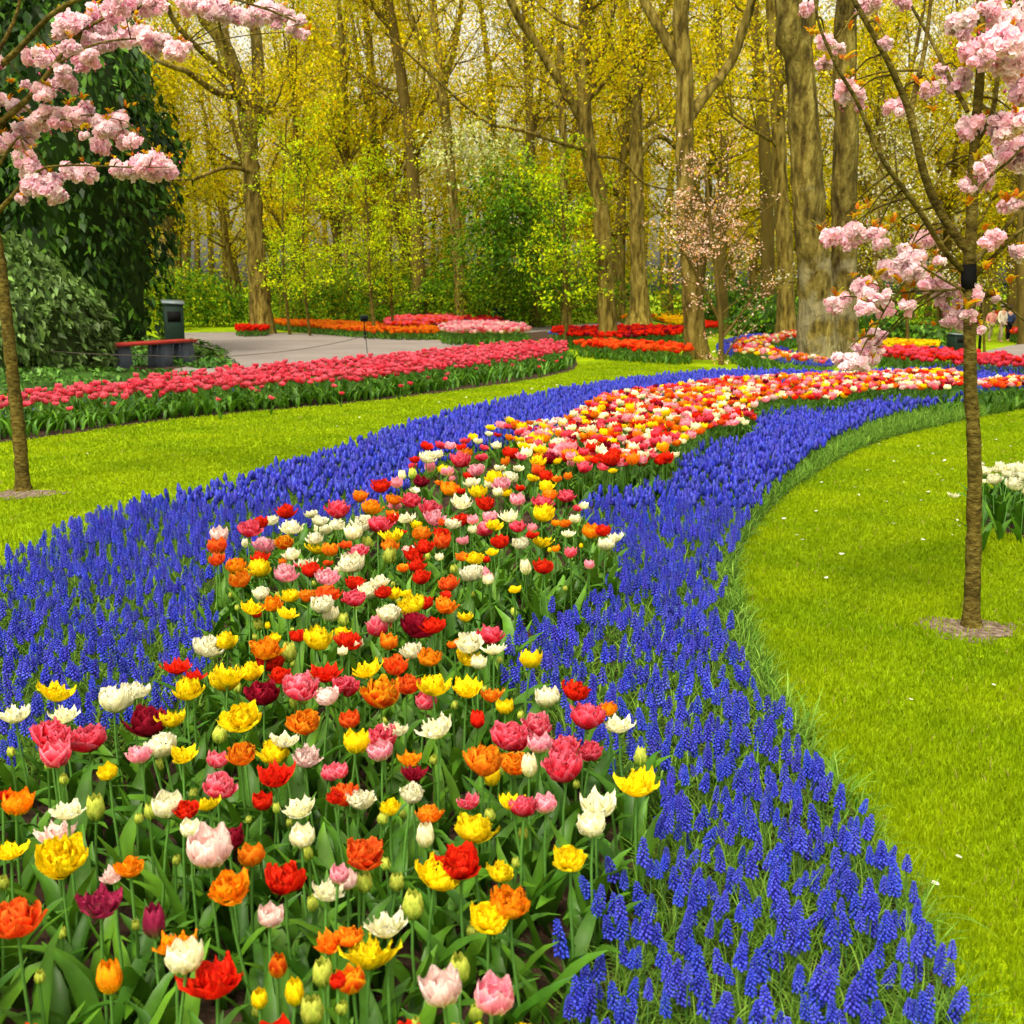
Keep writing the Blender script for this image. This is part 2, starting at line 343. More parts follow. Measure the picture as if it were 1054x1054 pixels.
def head(kind, c, hi=True, g=None):
    g = g or rng; ps = []; cols = PAL[c]; n, m = (6, 6) if hi else (3, 2)
    P = lambda *a, **k: ps.append(petal(*a, n=n, m=m, cols=cols, g=g, **k))
    U = lambda a, b: g.uniform(a, b)
    if kind == 'dbl':
        for ring, (cnt, L, W, a0, a1, z0, r0) in enumerate([(6, .052, .040, 1.30, -.05, 0, .004), (6, .050, .037, 1.05, -.15, .003, .003), (6, .047, .033, .75, -.2, .005, .003), (5, .043, .028, .45, -.2, .006, .002), (3, .038, .022, .2, -.1, .006, .001)]):
            if not hi and ring >= 2: continue
            for k in range(cnt if hi else 5):
                P(L * U(.86, 1.12), W * U(.85, 1.12) * (1 if hi else 1.3), a0 + U(-.15, .15), a1 + U(-.25, .35), 2 * PI * (k + ring * .5) / cnt * (1 if hi else cnt / 5) + U(-.25, .25), r0, cup=U(.25, .5), pt=U(.5, 1.1), ruf=.0019 if hi else .001, z0=z0, tw=U(-.18, .18), edge=.42)
    elif kind == 'cup':
        for ring, (cnt, L, a0, a1) in enumerate([(3, .056, 1.1, -.28), (3, .056, 1.0, -.30), (3, .044, .5, -.2)]):
            if not hi and ring == 2: continue
            for k in range(cnt):
                P(L * U(.86, .98), .046, a0 + U(-.05, .05), a1 + U(-.05, .1), 2 * PI * (k + ring * .5) / cnt + U(-.1, .1), .004, cup=.45, pt=1.0, ruf=.0006, edge=.45)
    elif kind == 'open':
        for ring, (cnt, L, W, a0, a1) in enumerate([(6, .062, .040, 1.2, .18), (6, .054, .034, .9, .05), (5, .045, .028, .5, -.1)]):
            if not hi and ring == 2: continue
            for k in range(cnt if hi else 5):
                P(L * U(.9, 1.08), W * U(.9, 1.1), a0 + U(-.1, .15), a1 + U(-.25, .25), 2 * PI * (k + ring * .5) / cnt * (1 if hi else cnt / 5) + U(-.2, .2), .004, cup=.35, pt=1.5, ruf=.0013, tw=U(-.2, .2), edge=.4)
    else:  # bud
        for ring, cnt in enumerate((3, 3)):
            for k in range(cnt):
                P(.050 * U(.95, 1.05), .030, .78, -.48, 2 * PI * (k + ring * .5) / cnt + U(-.1, .1), .003, cup=.5, pt=.9, ruf=.0003, edge=.25)
    p = merge(ps); r = np.linalg.norm(p[0][:, :2], axis=1); wdt = 2 * np.percentile(r, 93)
    return xf(p, np.eye(3) / wdt)           # unit width
GL = lin(48, 92, 16); GL2 = lin(88, 132, 28); GL3 = lin(120, 165, 95)
def tleaf(L=.26, W=.045, lean=.35, droop=.9, fold=.5, tw=.3, n=7, m=2, az=0, g=None, c=None):
    g = g or rng; t = np.linspace(0, 1, n + 1); a = lean + droop * t ** 1.6
    am = (a[1:] + a[:-1]) / 2
    r = .006 + np.concatenate([[0], np.cumsum(np.sin(am))]) * L / n; z = np.concatenate([[0], np.cumsum(np.cos(am))]) * L / n
    wd = W / 2 * np.clip(np.sin(PI * (.14 + .85 * t) ** .85), .02, 1) ** .8
    u = np.linspace(-1, 1, m + 1); ph = az + tw * t + .06 * np.sin(t * 9 + g.uniform(0, 6))
    rad = np.stack([np.cos(ph), np.sin(ph), 0 * ph], 1); roll = g.uniform(-.5, .5) * t
    tan = np.stack([-np.sin(ph), np.cos(ph), 0 * ph], 1) * np.cos(roll)[:, None]; tan[:, 2] = np.sin(roll)
    up = np.array([0, 0, 1.]); nrm = -np.cos(a)[:, None] * rad + np.sin(a)[:, None] * up
    wav = .12 * np.sin(t * 14 + g.uniform(0, 6))
    V = (rad * r[:, None] + up * z[:, None])[:, None] + tan[:, None] * (u[None, :, None] * wd[:, None, None]) + nrm[:, None] * ((fold * np.abs(u)[None] + wav[:, None] * u[None])[..., None] * wd[:, None, None])
    k = g.uniform(0, 1); c1 = (GL * (1 - k) + GL2 * k) if c is None else np.asarray(c)
    tt = np.broadcast_to(t[:, None], (n + 1, m + 1))[..., None]
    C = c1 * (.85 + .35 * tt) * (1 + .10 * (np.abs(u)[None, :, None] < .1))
    return piece(V.reshape(-1, 3), grid_q(n, m), None, C.reshape(-1, 3))
def tleaf_rand(g, n=7, m=2, k=1.0):
    return tleaf(g.uniform(.19, .30) * k, g.uniform(.032, .056) * k, g.uniform(.12, .5), g.uniform(.2, 1.5), g.uniform(.25, .6), g.uniform(-.5, .5), n, m, 0, g)
STEM = tube([(0, 0, 0), (.003, .002, .35), (-.002, .003, .7), (0, 0, 1.02)], [.0045, .004, .0035, .0035], 5, False, lin(95, 145, 60))
HEADS = {}; HEADS_LO = {}
for c in PAL:
    for kd in ('dbl', 'cup', 'open', 'bud'):
        HEADS[c, kd] = [head(kd, c) for _ in range(3)]
        HEADS_LO[c, kd] = [head(kd, c, False) for _ in range(2)]
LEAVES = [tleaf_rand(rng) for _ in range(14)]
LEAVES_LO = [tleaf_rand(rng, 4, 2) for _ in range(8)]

def lst(ox, oy, s, txt):
    out = []
    for tok in txt.split():
        a = tok.split(','); x, y, wpx = float(a[0]), float(a[1]), float(a[2]); c = a[3][0]; k = {'d': 'dbl', 'c': 'cup', 'o': 'open', 'b': 'bud'}[a[3][1]]
        out.append((ox + x / s, oy + y / s, wpx / s, c, k))
    return out
HAND = lst(0, 700, 2.977, """170,28,105,Yo 48,97,95,Wo 200,100,85,Wo 350,65,100,Wd 410,30,80,Wd 452,130,125,Dd 530,115,85,Yo 690,5,80,Yd 810,35,115,Dd 915,20,100,Kd 155,170,125,Hd
275,178,115,Hd 172,232,90,Kc 335,280,60,Yc 435,230,70,Pd 505,205,90,Wd 560,220,80,Yo 670,178,45,Gb 660,245,65,Kc 740,225,80,Od 745,105,110,Yd 870,175,90,Wo 905,72,40,Gb 938,128,90,Od 1010,50,70,Ld 935,235,75,Ld
845,225,90,Yd 1010,285,60,Kc 845,285,110,Ro 10,350,50,Ro 50,378,90,Ac 210,390,100,Wo 295,410,55,Gb 670,325,90,Kd 640,370,85,Yo 803,373,62,Rc 925,380,100,Wo 1025,360,50,Rd 520,385,95,Wc 565,395,70,Rd 460,415,38,Gb 585,458,65,Wc
35,515,90,Yo 175,460,120,Lo 190,540,130,Yd 645,520,135,Lc 705,490,90,Dd 775,540,80,Oc 925,483,75,Wc 948,540,35,Gb 350,590,75,Lo 400,575,75,Ad 12,630,35,Gb 310,675,130,Uo 875,610,110,Rd 700,635,110,Ad 1000,640,95,Wo 1035,600,60,Pc
55,735,135,Sd 475,765,70,Ub 825,725,80,Lc 545,800,120,Ao 572,850,115,Wc 665,900,185,Ro 1010,800,90,Oo 340,930,75,Ab 850,890,55,Fb 905,975,58,Yb 795,985,52,Yb 990,915,65,Gb 960,1030,70,Gb 1035,925,50,Rc 850,400,25,Gb
760,432,20,Gb 35,228,25,Gb 195,310,30,Gb 1045,1010,40,Gb 80,1090,60,Rd 420,1100,80,Yd 700,1110,80,Wo""") + \
lst(350, 700, 2.977, """25,25,70,Hd 125,45,105,Fd 205,15,75,Sd 285,15,90,Yd 390,15,95,Yo 265,65,65,Kc 465,42,75,Oo 505,83,55,Yc 637,55,75,Wc 715,35,75,Rd 825,90,55,Ad 755,115,100,Hd 855,130,90,Wo 35,120,65,Sc 170,145,75,Wo 305,138,105,Wo
422,130,45,Rb 605,135,85,Kd 525,172,120,Hd 612,195,75,Pc 690,205,95,Hd 768,218,68,Hd 695,272,110,Hd 50,195,80,Yc 130,175,90,Hd 130,215,80,Pc 5,280,50,Kc 215,235,70,Ao 225,285,75,Do 440,255,105,Od 525,250,90,Od 580,278,50,Wb
465,305,50,Yb 915,248,42,Gb 910,308,130,Yo 20,355,80,Sd 60,365,80,Wd 217,350,70,Wd 400,370,70,Ko 530,370,85,Yo 565,390,80,Hd 632,380,70,Pc 790,375,125,Wo 775,445,88,Wc 127,430,35,Gb 155,395,60,Yd 277,408,80,Od 460,420,35,Gb
410,457,115,Yd 262,492,55,Wb 65,528,115,Sd 707,540,95,Yd 372,558,120,Rd 290,590,120,Yd 488,588,75,Yd 540,567,25,Gb 25,615,65,Lc 75,632,50,Gb 172,630,48,Gb 150,740,130,Wo 222,710,65,Gb 520,685,110,Ad 455,725,110,Yd 30,785,80,Od
90,830,160,Yo 40,925,90,Fc 320,950,125,Lc 365,905,65,Gb 468,975,120,Pc 560,1085,70,Yd 200,1090,80,Rd""") + \
lst(350, 580, 3.011, """30,8,60,Wd 195,12,40,Od 235,12,45,Rd 350,25,22,Gb 410,30,60,Wd 445,25,40,Pc 460,50,40,Wc 578,22,35,Wb 632,12,55,Rd 772,5,35,Pc 45,62,60,Rd 125,55,50,Wd 250,45,50,Rd 345,62,60,Sd 45,108,65,Hd 88,88,62,Wd 135,90,50,Rd
168,98,45,Yc 203,95,38,Yc 230,132,75,Yd 265,125,50,Rd 325,95,40,Rd 320,132,65,Od 388,162,55,Yo 152,158,70,Wd 125,197,80,Kd 228,190,105,Dd 290,193,65,Rd 542,78,42,Yd 145,245,60,Oc 30,240,75,Rd 55,250,40,Wc 225,272,65,Wd 278,292,70,Ad
355,245,45,Od 400,245,75,Wd 390,285,85,Yo 465,222,75,Hd 477,260,70,Wo 430,308,50,Wc 590,300,70,Yc 90,320,90,Yo 170,318,75,Sd""") + \
lst(160, 520, 5.27, """345,165,100,Lc 340,225,105,Sc 335,300,80,Sd 490,215,45,Wb 505,130,110,Hd 565,95,95,Rd 640,78,80,Wd 710,40,90,Rd 740,120,110,Wd 580,220,120,Pd 565,290,90,Rd 430,335,105,Ad 710,205,95,Fd 745,270,85,Wd 570,345,130,Yd
470,400,115,Od 705,375,120,Pd 850,45,75,Wd 885,85,80,Wd 905,130,95,Wd 985,108,80,Wd 990,30,115,Hd 870,180,85,Wd 875,225,115,Yo 945,245,90,Oc 1030,210,75,Sd 825,310,110,Wo 845,355,105,Rd 930,390,120,Pd 690,305,50,Oc 770,320,50,Kd
935,310,60,Sd 1030,315,80,Wc 990,350,45,Wc 575,485,90,Wd 740,490,100,Yd 830,495,90,Od 935,480,125,Sd 900,545,115,Wd 945,590,100,Wc 515,545,125,Yo 640,540,100,Ad 715,575,110,Yo 1040,510,60,Hd 550,590,60,Rd 565,660,55,Gb 610,660,30,Yb
1015,635,60,Gb 275,765,155,Wd 395,740,115,Yd 600,780,150,Ad 645,720,70,Yc 870,730,150,Yd 775,710,85,Rd 1015,730,95,Sd 1010,690,80,Yd 1015,795,60,Wc 725,825,80,Gb 120,860,160,Ro 210,920,105,Ro 390,915,190,Yo 530,905,120,Yd 625,850,130,Rd
680,925,115,Rd 925,890,200,Ro 175,1000,150,Yd 785,980,165,Kd 1015,970,110,Hd""") + \
lst(340, 430, 5.27, """165,430,80,Od 215,490,100,Ad 515,150,75,Rd 600,145,70,Hd 520,215,85,Wd 460,225,60,Rd 590,195,70,Wd 450,262,50,Hd 275,370,100,Rd 360,355,70,Pc 390,320,45,Wb 450,315,50,Gb 455,385,65,Wo 490,345,85,Dd 345,440,80,Od 355,475,75,Pd
440,450,95,Hd 410,535,110,Wo 330,520,70,Od 330,555,85,Rd 260,585,110,Hd 190,545,70,Wd 165,585,100,Wd 125,625,100,Wc 155,725,105,Kd 340,635,125,Yo 395,610,50,Ro 120,790,130,Wc 210,695,60,Gb 310,765,75,Gb 330,700,90,Od 425,710,70,Ld
510,705,90,Rd 450,745,100,Rd 470,580,70,Yd 495,635,100,Od 600,625,85,Rd 600,675,95,Sc 555,545,105,Pd 540,500,110,Hd 710,450,125,Wo 655,390,95,Ad 710,400,50,Rc 665,575,85,Wd 720,555,85,Rd 770,555,65,Pc 605,570,50,Sc 590,755,55,Wc 395,815,70,Od
460,805,85,Rd 500,870,90,Rd 525,765,40,Gb 640,290,75,Pc 545,275,60,Pb 660,330,40,Pc 605,275,60,Yd 710,235,95,Hd 730,120,60,Hd 770,100,60,Yd 715,155,60,Rd 650,150,65,Pd 590,350,50,Od 800,125,55,Wd 740,195,80,Ad 820,210,75,Hd 830,160,50,Hd
900,150,60,Wd 770,350,80,Wd 805,285,85,Pd 750,310,70,Rd 800,405,90,Yd 845,470,95,Rd 890,325,100,Yd 915,270,65,Wd 860,365,55,Wc 860,85,45,Wd 907,90,45,Rd 973,15,70,Yd 970,105,55,Fd 1025,75,55,Hd 1025,115,65,Yd 975,190,90,Rd 955,240,55,Oc
1020,270,65,Wd 975,325,85,Wd 940,365,90,Pd 955,405,70,Yd 910,405,60,Wc 1030,380,60,Rd 1010,445,85,Pc 970,530,105,Wo 870,540,80,Pd 885,580,85,Yd 845,605,105,Kd 770,610,55,Wc 1015,590,85,Hd 720,665,75,Pd 920,675,95,Rd 1030,685,85,Wd
715,750,75,Od 785,765,90,Yd 845,770,50,Rc 875,725,70,Yd 770,850,110,Wd 860,865,60,Pc 675,830,35,Gb""") + \
lst(500, 470, 5.27, """310,15,75,Sd 390,20,60,Yd 460,40,45,Pc 530,60,80,Hd 635,50,70,Kd 690,75,50,Yd 545,8,70,Yd 680,15,110,Rd 585,20,50,Hd 760,40,40,Hd 945,20,70,Rd 290,75,80,Sd 330,110,80,Rd 255,112,75,Yd 390,117,60,Od 445,108,50,Oc 325,160,80,Yd
435,215,90,Hd 350,215,80,Od 305,245,110,Hd 490,275,55,Hd 530,265,60,Wd 310,312,115,Yd 480,340,65,Wc 440,355,75,Od 380,360,50,Ac 445,410,80,Wo 570,405,100,Ac 635,405,80,Rd 710,435,85,Wo 655,475,95,Wc 255,385,60,Pc 250,420,75,Rd 300,455,115,Yo
385,500,50,Ac 460,525,70,Kc 315,600,95,Rd 220,620,60,Wb 562,580,55,Pc 515,488,22,Yb 345,510,25,Yb""")

TL = []   # each: base xyz, head xyz, width, colour, form, px, py, wpx
def add_tulip(px, py, wpx, c, kd, z=None):
    big = 1 if kd != 'bud' else .85
    z = (rnd.uniform(.29, .37) * big) if z is None else z
    P = G(px, py + wpx * .25, z); dep = proj(P)[2][0]; wm = wpx * dep / F * 1.04
    wm *= .97
    if py > 650: wm = min(wm, .104)
    ta, tm = rnd.uniform(0, 2 * PI), rnd.uniform(0, .16)
    base = P - np.array([math.cos(ta) * math.sin(tm), math.sin(ta) * math.sin(tm), math.cos(tm)]) * (z / math.cos(tm))
    TL.append(dict(b=base, h=P, w=wm, c=c, k=kd, px=px, py=py, wp=wpx, ta=ta, tm=tm, len=z / math.cos(tm)))
for t in HAND: add_tulip(*t)
# the farther reach of the bed and the small buds between the flowers
mix = 'WWWWYYYRRRRHHHKPPPPLOOSSADF'
kinds = ['dbl'] * 7 + ['cup'] * 3 + ['open']
x, y = scatter(tul_w, .135); P = np.stack([x, y, np.full(len(x), .32)], 1); px, py, dep = proj(P)
for i in range(len(x)):
    a, b = px[i], py[i]
    if b > 1150 or a < -150: continue
    if a > -30 and (b > 476 or (a < 535 and b > 440)) and b < 1070: continue
    near = b > 1070
    add_tulip(a, b, (.082 if b > 500 else .098) * rnd.uniform(.8, 1.15) * F / dep[i], rnd.choice(mix), rnd.choice(kinds))
x, y = scatter(tul2_w, .135); px, py, dep = proj(np.stack([x, y, np.full(len(x), .32)], 1))
for i in range(len(x)): add_tulip(px[i], py[i], .098 * rnd.uniform(.8, 1.15) * F / dep[i], rnd.choice(mix), rnd.choice(kinds))
x, y = scatter(tul_w, .30); px, py, dep = proj(np.stack([x, y, np.full(len(x), .22)], 1))
for i in range(len(x)):
    if py[i] > 600: add_tulip(px[i], py[i], .022 * rnd.uniform(.8, 1.3) * F / dep[i], 'G', 'bud', rnd.uniform(.17, .26))
N_IND = 272
vis = [t for t in TL if 0 < t['px'] < 1054 and 0 < t['py'] < 1050]
vis.sort(key=lambda t: -t['wp'])
IND = vis[:N_IND]
idset = set(id(t) for t in IND); REST = [t for t in TL if id(t) not in idset]

# labels of the single tulips: look first, then the neighbours that set it apart
form_w = {'dbl': 'double tulip', 'cup': 'cup-shaped tulip', 'open': 'wide open tulip', 'bud': 'closed tulip bud'}
used = {}
def size_w(t):
    r = t['w']; return 'large ' if r > .10 else ('small ' if r < .055 else '')
def rel(a, b):
    dx, dy = b['px'] - a['px'], b['py'] - a['py']
    if abs(dx) > abs(dy) * 1.3: return 'right of' if dx < 0 else 'left of'
    return 'in front of' if dy < 0 else 'behind'
def zone(t):
    if t['py'] > 980: return 'at the front edge of the bed'
    if t['px'] > 520 and t['py'] < 640: return 'where the blue muscari tongue ends'
    if t['px'] < 240 and t['py'] < 720: return 'by the left band of blue muscari'
    if t['px'] > 540: return 'by the right band of blue muscari'
    if t['py'] > 850: return 'in the front of the bed'
    if t['py'] > 700: return 'in the near part of the bed'
    if t['py'] > 580: return 'in the middle of the bed'
    return 'in the far part of the bed'
for t in IND:
    nb = sorted((u for u in IND if u is not t), key=lambda u: (u['px'] - t['px']) ** 2 + ((u['py'] - t['py']) * 1.3) ** 2)[:8]
    base = size_w(t) + NAMES[t['c']] + ' ' + form_w[t['k']]
    cand = []
    for i in range(3): cand.append(f"{base} just {rel(t, nb[i])} {NAMES[nb[i]['c']]} one {zone(t)}")
    for i in range(5):
        for j in range(i + 1, 8):
            cand.append(f"{base} {rel(t, nb[i])} a {NAMES[nb[i]['c']]} and {rel(t, nb[j])} a {NAMES[nb[j]['c']]} one")
    ok = [c for c in cand if len(c.split()) <= 16 and c not in used] or [base + f" {zone(t)}"]
    t['label'] = ok[0]; used[ok[0]] = 1
G_T = 'tulips of mixed colours in the winding bed'
mesh_cache = {}
def shared(key, tp, mat, name):
    if key not in mesh_cache:
        o = make(name, tp, mat); mesh_cache[key] = o.data; bpy.data.objects.remove(o)
    return mesh_cache[key]
def single_tulip(t, group, label):
    e = empty('tulip', t['b'], (0, 0, 0)); tag(e, label, 'tulip', group)
    Mt = Matrix(tiltm(t['tm'], t['ta']).tolist()).to_4x4()
    s = link('stem', shared('stem', STEM, M_leaf, 'stem'), e); s.matrix_local = Mt @ Matrix.Diagonal((1, 1, t['len'], 1))
    hl = t['h'] - t['b']; v = rnd.randrange(3)
    f = link('flower', shared((t['c'], t['k'], v), HEADS[t['c'], t['k']][v], M_petal, 'flower'), e)
    ft = rnd.uniform(0, .3) if t['k'] != 'bud' else rnd.uniform(0, .12)
    Mf = Matrix((tiltm(ft, rnd.uniform(0, 6.28)) @ rotz(rnd.uniform(0, 6.28))).tolist()).to_4x4()
    zs = rnd.uniform(.80, 1.02)
    f.matrix_local = Matrix.Translation(Vector(hl - np.array([0, 0, t['w'] * .12]))) @ Mf @ Matrix.Diagonal((t['w'], t['w'], t['w'] * zs, 1))
    a0 = rnd.uniform(0, 6.28); nl = 3 if t['w'] > .04 else 2
    for k in range(nl):
        i = rnd.randrange(14); l = link('leaf', shared(('leaf', i), LEAVES[i], M_leaf, 'leaf'), e)
        sc = rnd.uniform(.75, 1.08) * min(1.1, t['len'] / .3)
        l.matrix_local = Matrix.Translation((0, 0, .004)) @ Matrix.Rotation(a0 + k * 2 * PI / nl + rnd.uniform(-.4, .4), 4, 'Z') @ Matrix.Diagonal((sc, sc, sc, 1))
    return e
for t in IND: single_tulip(t, G_T, t['label'])
def mass_tulips(name, L, label, lod=True, hd=None, leafk=1.0, nleaf=3, extra=None):
    hd = hd or (lambda t: (HEADS_LO if (t['wp'] < 15) else HEADS))
    by = {}
    for t in L: by.setdefault((t['c'], t['k'], rnd.randrange(2), t['wp'] < 15), []).append(t)
    ps = []; ls = []; g = rng
    for (c, k, v, lo), ts in by.items():
        tp = (HEADS_LO if lo else HEADS)[c, k][v]; n = len(ts)
        P = np.array([t['h'] for t in ts]); wv = np.array([t['w'] for t in ts])
        P[:, 2] -= wv * .12
        M = tiltm(g.uniform(0, .3, n), g.uniform(0, 6.28, n)) @ rotz(g.uniform(0, 6.28, n)) * wv[:, None, None]
        M = M * np.stack([np.ones(n), np.ones(n), g.uniform(.8, 1.02, n)], 1)[:, None, :]
        ps.append(inst(tp, M, P, g.normal(1, .07, (n, 1)) * np.ones(3)))
    if not L: return None
    n = len(L); B = np.array([t['b'] for t in L]); H = np.array([t['h'] for t in L])
    M = np.zeros((n, 3, 3)); M[:, 0, 0] = M[:, 1, 1] = 1; M[:, :, 2] = H - B
    st = tube([(0, 0, 0), (0, 0, 1)], [.005, .004], 3, False, lin(80, 125, 45)); ls.append(inst(st, M, B))
    B2 = np.repeat(B, nleaf, 0); sc = np.repeat(np.array([min(1.1, t['len'] / .3) for t in L]), nleaf); m = len(B2); which = g.integers(0, 8, m)
    for v in range(8):
        k = which == v; mm = k.sum()
        if mm: ls.append(inst(LEAVES_LO[v], rotz(g.uniform(0, 6.28, mm)) * (g.uniform(.7, 1.05, mm) * sc[k] * leafk)[:, None, None], B2[k], g.normal(1, .15, (mm, 1)) * np.ones(3)))
    if extra: ls += extra
    e = empty(name, (0, 0, 0)); tag(e, label, 'tulips', kind='stuff')
    make('flowers', merge(ps), M_petals, e); make('leaves', merge(ls), M_leaf, e)
    return e
# extra leaf tufts close to the camera
x, y = scatter(tul_w, .074); px, py, dep = proj(np.stack([x, y, 0 * x], 1)); k = (py > 560) & (py < 1300) & (px > -150); x, y = x[k], y[k]
hole = np.sin(x * 3.1 + 1.3) * np.sin(y * 4.3) + .6 * np.sin(x * 9 + y * 7)
k = hole < .95; x, y = x[k], y[k]
ex = []
for v in range(14):
    kk = rng.integers(0, 14, len(x)) == v; n = kk.sum()
    if n: ex.append(inst(LEAVES[v], rotz(rng.uniform(0, 6.28, n)) * rng.uniform(.55, .95, n)[:, None, None], np.stack([x[kk], y[kk], 0 * x[kk]], 1), rng.normal(.95, .16, (n, 1)) * np.ones(3)))
mass_tulips('tulips', REST, 'mass of mixed red, yellow, white, pink and orange tulips filling the winding flower bed', extra=ex)

# white tulips at the right
WT = lst(960, 450, 9.585, "470,265,80,Wd 500,340,120,Wd 615,310,100,Wo 605,415,155,Wd 700,330,115,Wd 770,300,120,Wd 745,370,120,Wd 785,465,155,Wd 840,290,120,Wd 895,390,130,Wd 505,445,40,Wb 200,560,115,Wo 905,545,60,Wb 870,330,120,Wd 660,285,90,Wc 940,280,120,Wd 990,420,140,Wd 960,330,120,Wd 1010,300,120,Wd 1050,380,130,Wd 1090,460,140,Wd 1100,320,130,Wd")
n0 = len(TL); WL = []
for i, (a, b, c, d, k) in enumerate(WT):
    add_tulip(a, b, c, d, k, rnd.uniform(.3, .36)); WL.append(TL.pop())
wl_vis = [t for t in WL if t['px'] < 1054]; wl_off = [t for t in WL if t['px'] >= 1054]
t = wl_vis[11]; t['b'] = t['h'] + np.array([.2, .02, -t['h'][2]]); 
wl_vis.sort(key=lambda t: t['px'])
ords = ['first', 'second', 'third', 'fourth', 'fifth', 'sixth', 'seventh', 'eighth', 'ninth', 'tenth', 'eleventh', 'twelfth', 'thirteenth', 'fourteenth', 'fifteenth', 'sixteenth', 'seventeenth']
for i, t in enumerate(wl_vis):
    if i == 0: lb = 'creamy white tulip leaning out over the lawn beside the slim cherry trunk'
    else: lb = f"{'small white tulip bud' if t['k'] == 'bud' else 'creamy white double tulip'}, {ords[i - 1]} counting right from the slim cherry trunk"
    e = single_tulip(t, 'white tulips behind the slim cherry trunk', lb)
wg = wpoly([(1000, 538), (1030, 549), (1060, 556), (1200, 560), (1200, 490), (1060, 498), (1015, 505), (1002, 520)], it=1)
sheet('bed_soil', wg, .006, M_soil, kind='structure')
x, y = scatter(wg, .10); ex = []
for v in range(14):
    kk = rng.integers(0, 14, len(x)) == v; n = kk.sum()
    if n: ex.append(inst(LEAVES[v], rotz(rng.uniform(0, 6.28, n)) * rng.uniform(.8, 1.1, n)[:, None, None], np.stack([x[kk], y[kk], 0 * x[kk]], 1), rng.normal(.8, .14, (n, 1)) * np.ones(3)))
mass_tulips('tulips', wl_off, 'broad green tulip leaves and further white tulips under the white heads beside the lawn', extra=ex)

# other tulip beds
def bed(name, pxp, zh, sp, cols, forms, wm, label, leafk=1.0, it=2, nleaf=3, wob=.055, cols_fn=None, extra=None):
    pw = wpoly(pxp, zh, it); x, y = scatter(pw, sp); L = []
    px, py, dep = proj(np.stack([x, y, ground_z(x, y) + zh], 1))
    for i in range(len(x)):
        z = zh + rnd.uniform(-wob, wob); b = np.array([x[i], y[i], float(ground_z(x[i], y[i]))])
        h = b + np.array([rnd.uniform(-.03, .03), rnd.uniform(-.03, .03), z]); c = rnd.choice(cols) if cols_fn is None else cols_fn(px[i], py[i])
        ww = wm * rnd.uniform(.8, 1.2)
        L.append(dict(b=b, h=h, w=ww, c=c, k=rnd.choice(forms), wp=ww * F / dep[i], len=z))
    return mass_tulips(name, L, label, leafk=leafk, nleaf=nleaf, extra=extra)
BLK = ['dbl', 'dbl', 'cup']
fx, fy = scatter(wpoly([(-160, 474), (-40, 461), (50, 449), (180, 430), (370, 414), (500, 398), (580, 384), (592, 377), (590, 366), (500, 378), (370, 392), (180, 408), (0, 424), (-160, 440)]), .12)
fe = []
for v in range(14):
    kk = rng.integers(0, 14, len(fx)) == v; n = kk.sum()
    if n: fe.append(inst(LEAVES[v], rotz(rng.uniform(0, 6.28, n)) * rng.uniform(.8, 1.15, n)[:, None, None], np.stack([fx[kk], fy[kk], 0 * fx[kk]], 1), rng.normal(1.05, .18, (n, 1)) * np.ones(3)))
bed('tulips', [(-100, 424), (0, 408), (100, 397), (200, 385), (330, 373), (430, 364), (520, 354), (580, 352), (588, 358), (572, 364), (500, 373), (430, 383), (350, 391), (200, 401), (100, 409), (0, 417), (-100, 430)],
    .34, .14, 'HKKKH', BLK, .092, 'deep pink double tulips with pale edges in the long bed beside the grey path', leafk=1.15, nleaf=4, wob=.055, extra=fe)
bed('tulips', [(0, 420), (200, 402), (350, 391), (500, 373), (590, 362), (585, 374), (500, 386), (350, 405), (200, 418), (0, 440)], -.0 + .22, 1.0, 'HK', ['dbl'], .075, 'few low deep pink tulips hanging out over the front edge of the long bed', 1, 1, 3)
sheet('bed_soil', wpoly([(275, 339), (330, 342), (400, 346), (480, 351), (560, 352), (590, 345), (520, 336), (400, 333), (300, 336)]), .008, M_soil, kind='structure')
bed('tulips', [(278, 330), (300, 330), (350, 332), (400, 335), (452, 338), (455, 342), (400, 342), (340, 338), (280, 333)], .27, .17, 'OOOS', ['cup'], .135, 'orange tulips in the low bed along the far edge of the path', 1.1, 1, 2)
bed('tulips', [(395, 333), (400, 328), (430, 325), (470, 324), (482, 325), (478, 330), (440, 334), (400, 336)], .40, .18, 'KSRK', ['cup'], .15, 'coral red tulips behind the orange tulips near the leaning trunk', 1.1, 1, 2)
bed('tulips', [(478, 324), (515, 323), (518, 330), (500, 333), (478, 332)], .40, .2, 'DR', ['cup'], .15, 'dark red tulips in front of the small green bin', 1.1, 1, 2)
bed('tulips', [(452, 336), (480, 332), (520, 333), (548, 338), (540, 342), (500, 341), (456, 342)], .40, .17, 'PPKL', ['cup'], .14, 'light pink tulips in the rounded bed beyond the deep pink tulips', 1.1, 1, 2)
bed('tulips', [(243, 336), (262, 335), (277, 336), (277, 339), (243, 340)], .25, .17, 'R', ['cup'], .14, 'small patch of red tulips at the foot of the wide forked tree', 1, 1, 2)
bed('tulips', [(568, 339), (600, 338), (640, 337), (705, 337), (706, 343), (640, 346), (600, 346), (570, 343)], .40, .17, 'RRRD', ['cup'], .13, 'bright red tulips in the strip running behind the tall trunk', 1.1, 1, 2)
bed('tulips', [(588, 352), (640, 352), (712, 357), (712, 362), (660, 360), (600, 356)], .30, .15, 'SSRS', ['cup', 'dbl'], .12, 'orange-red tulips in the narrow strip nearest the lawn', 1, 1, 2)
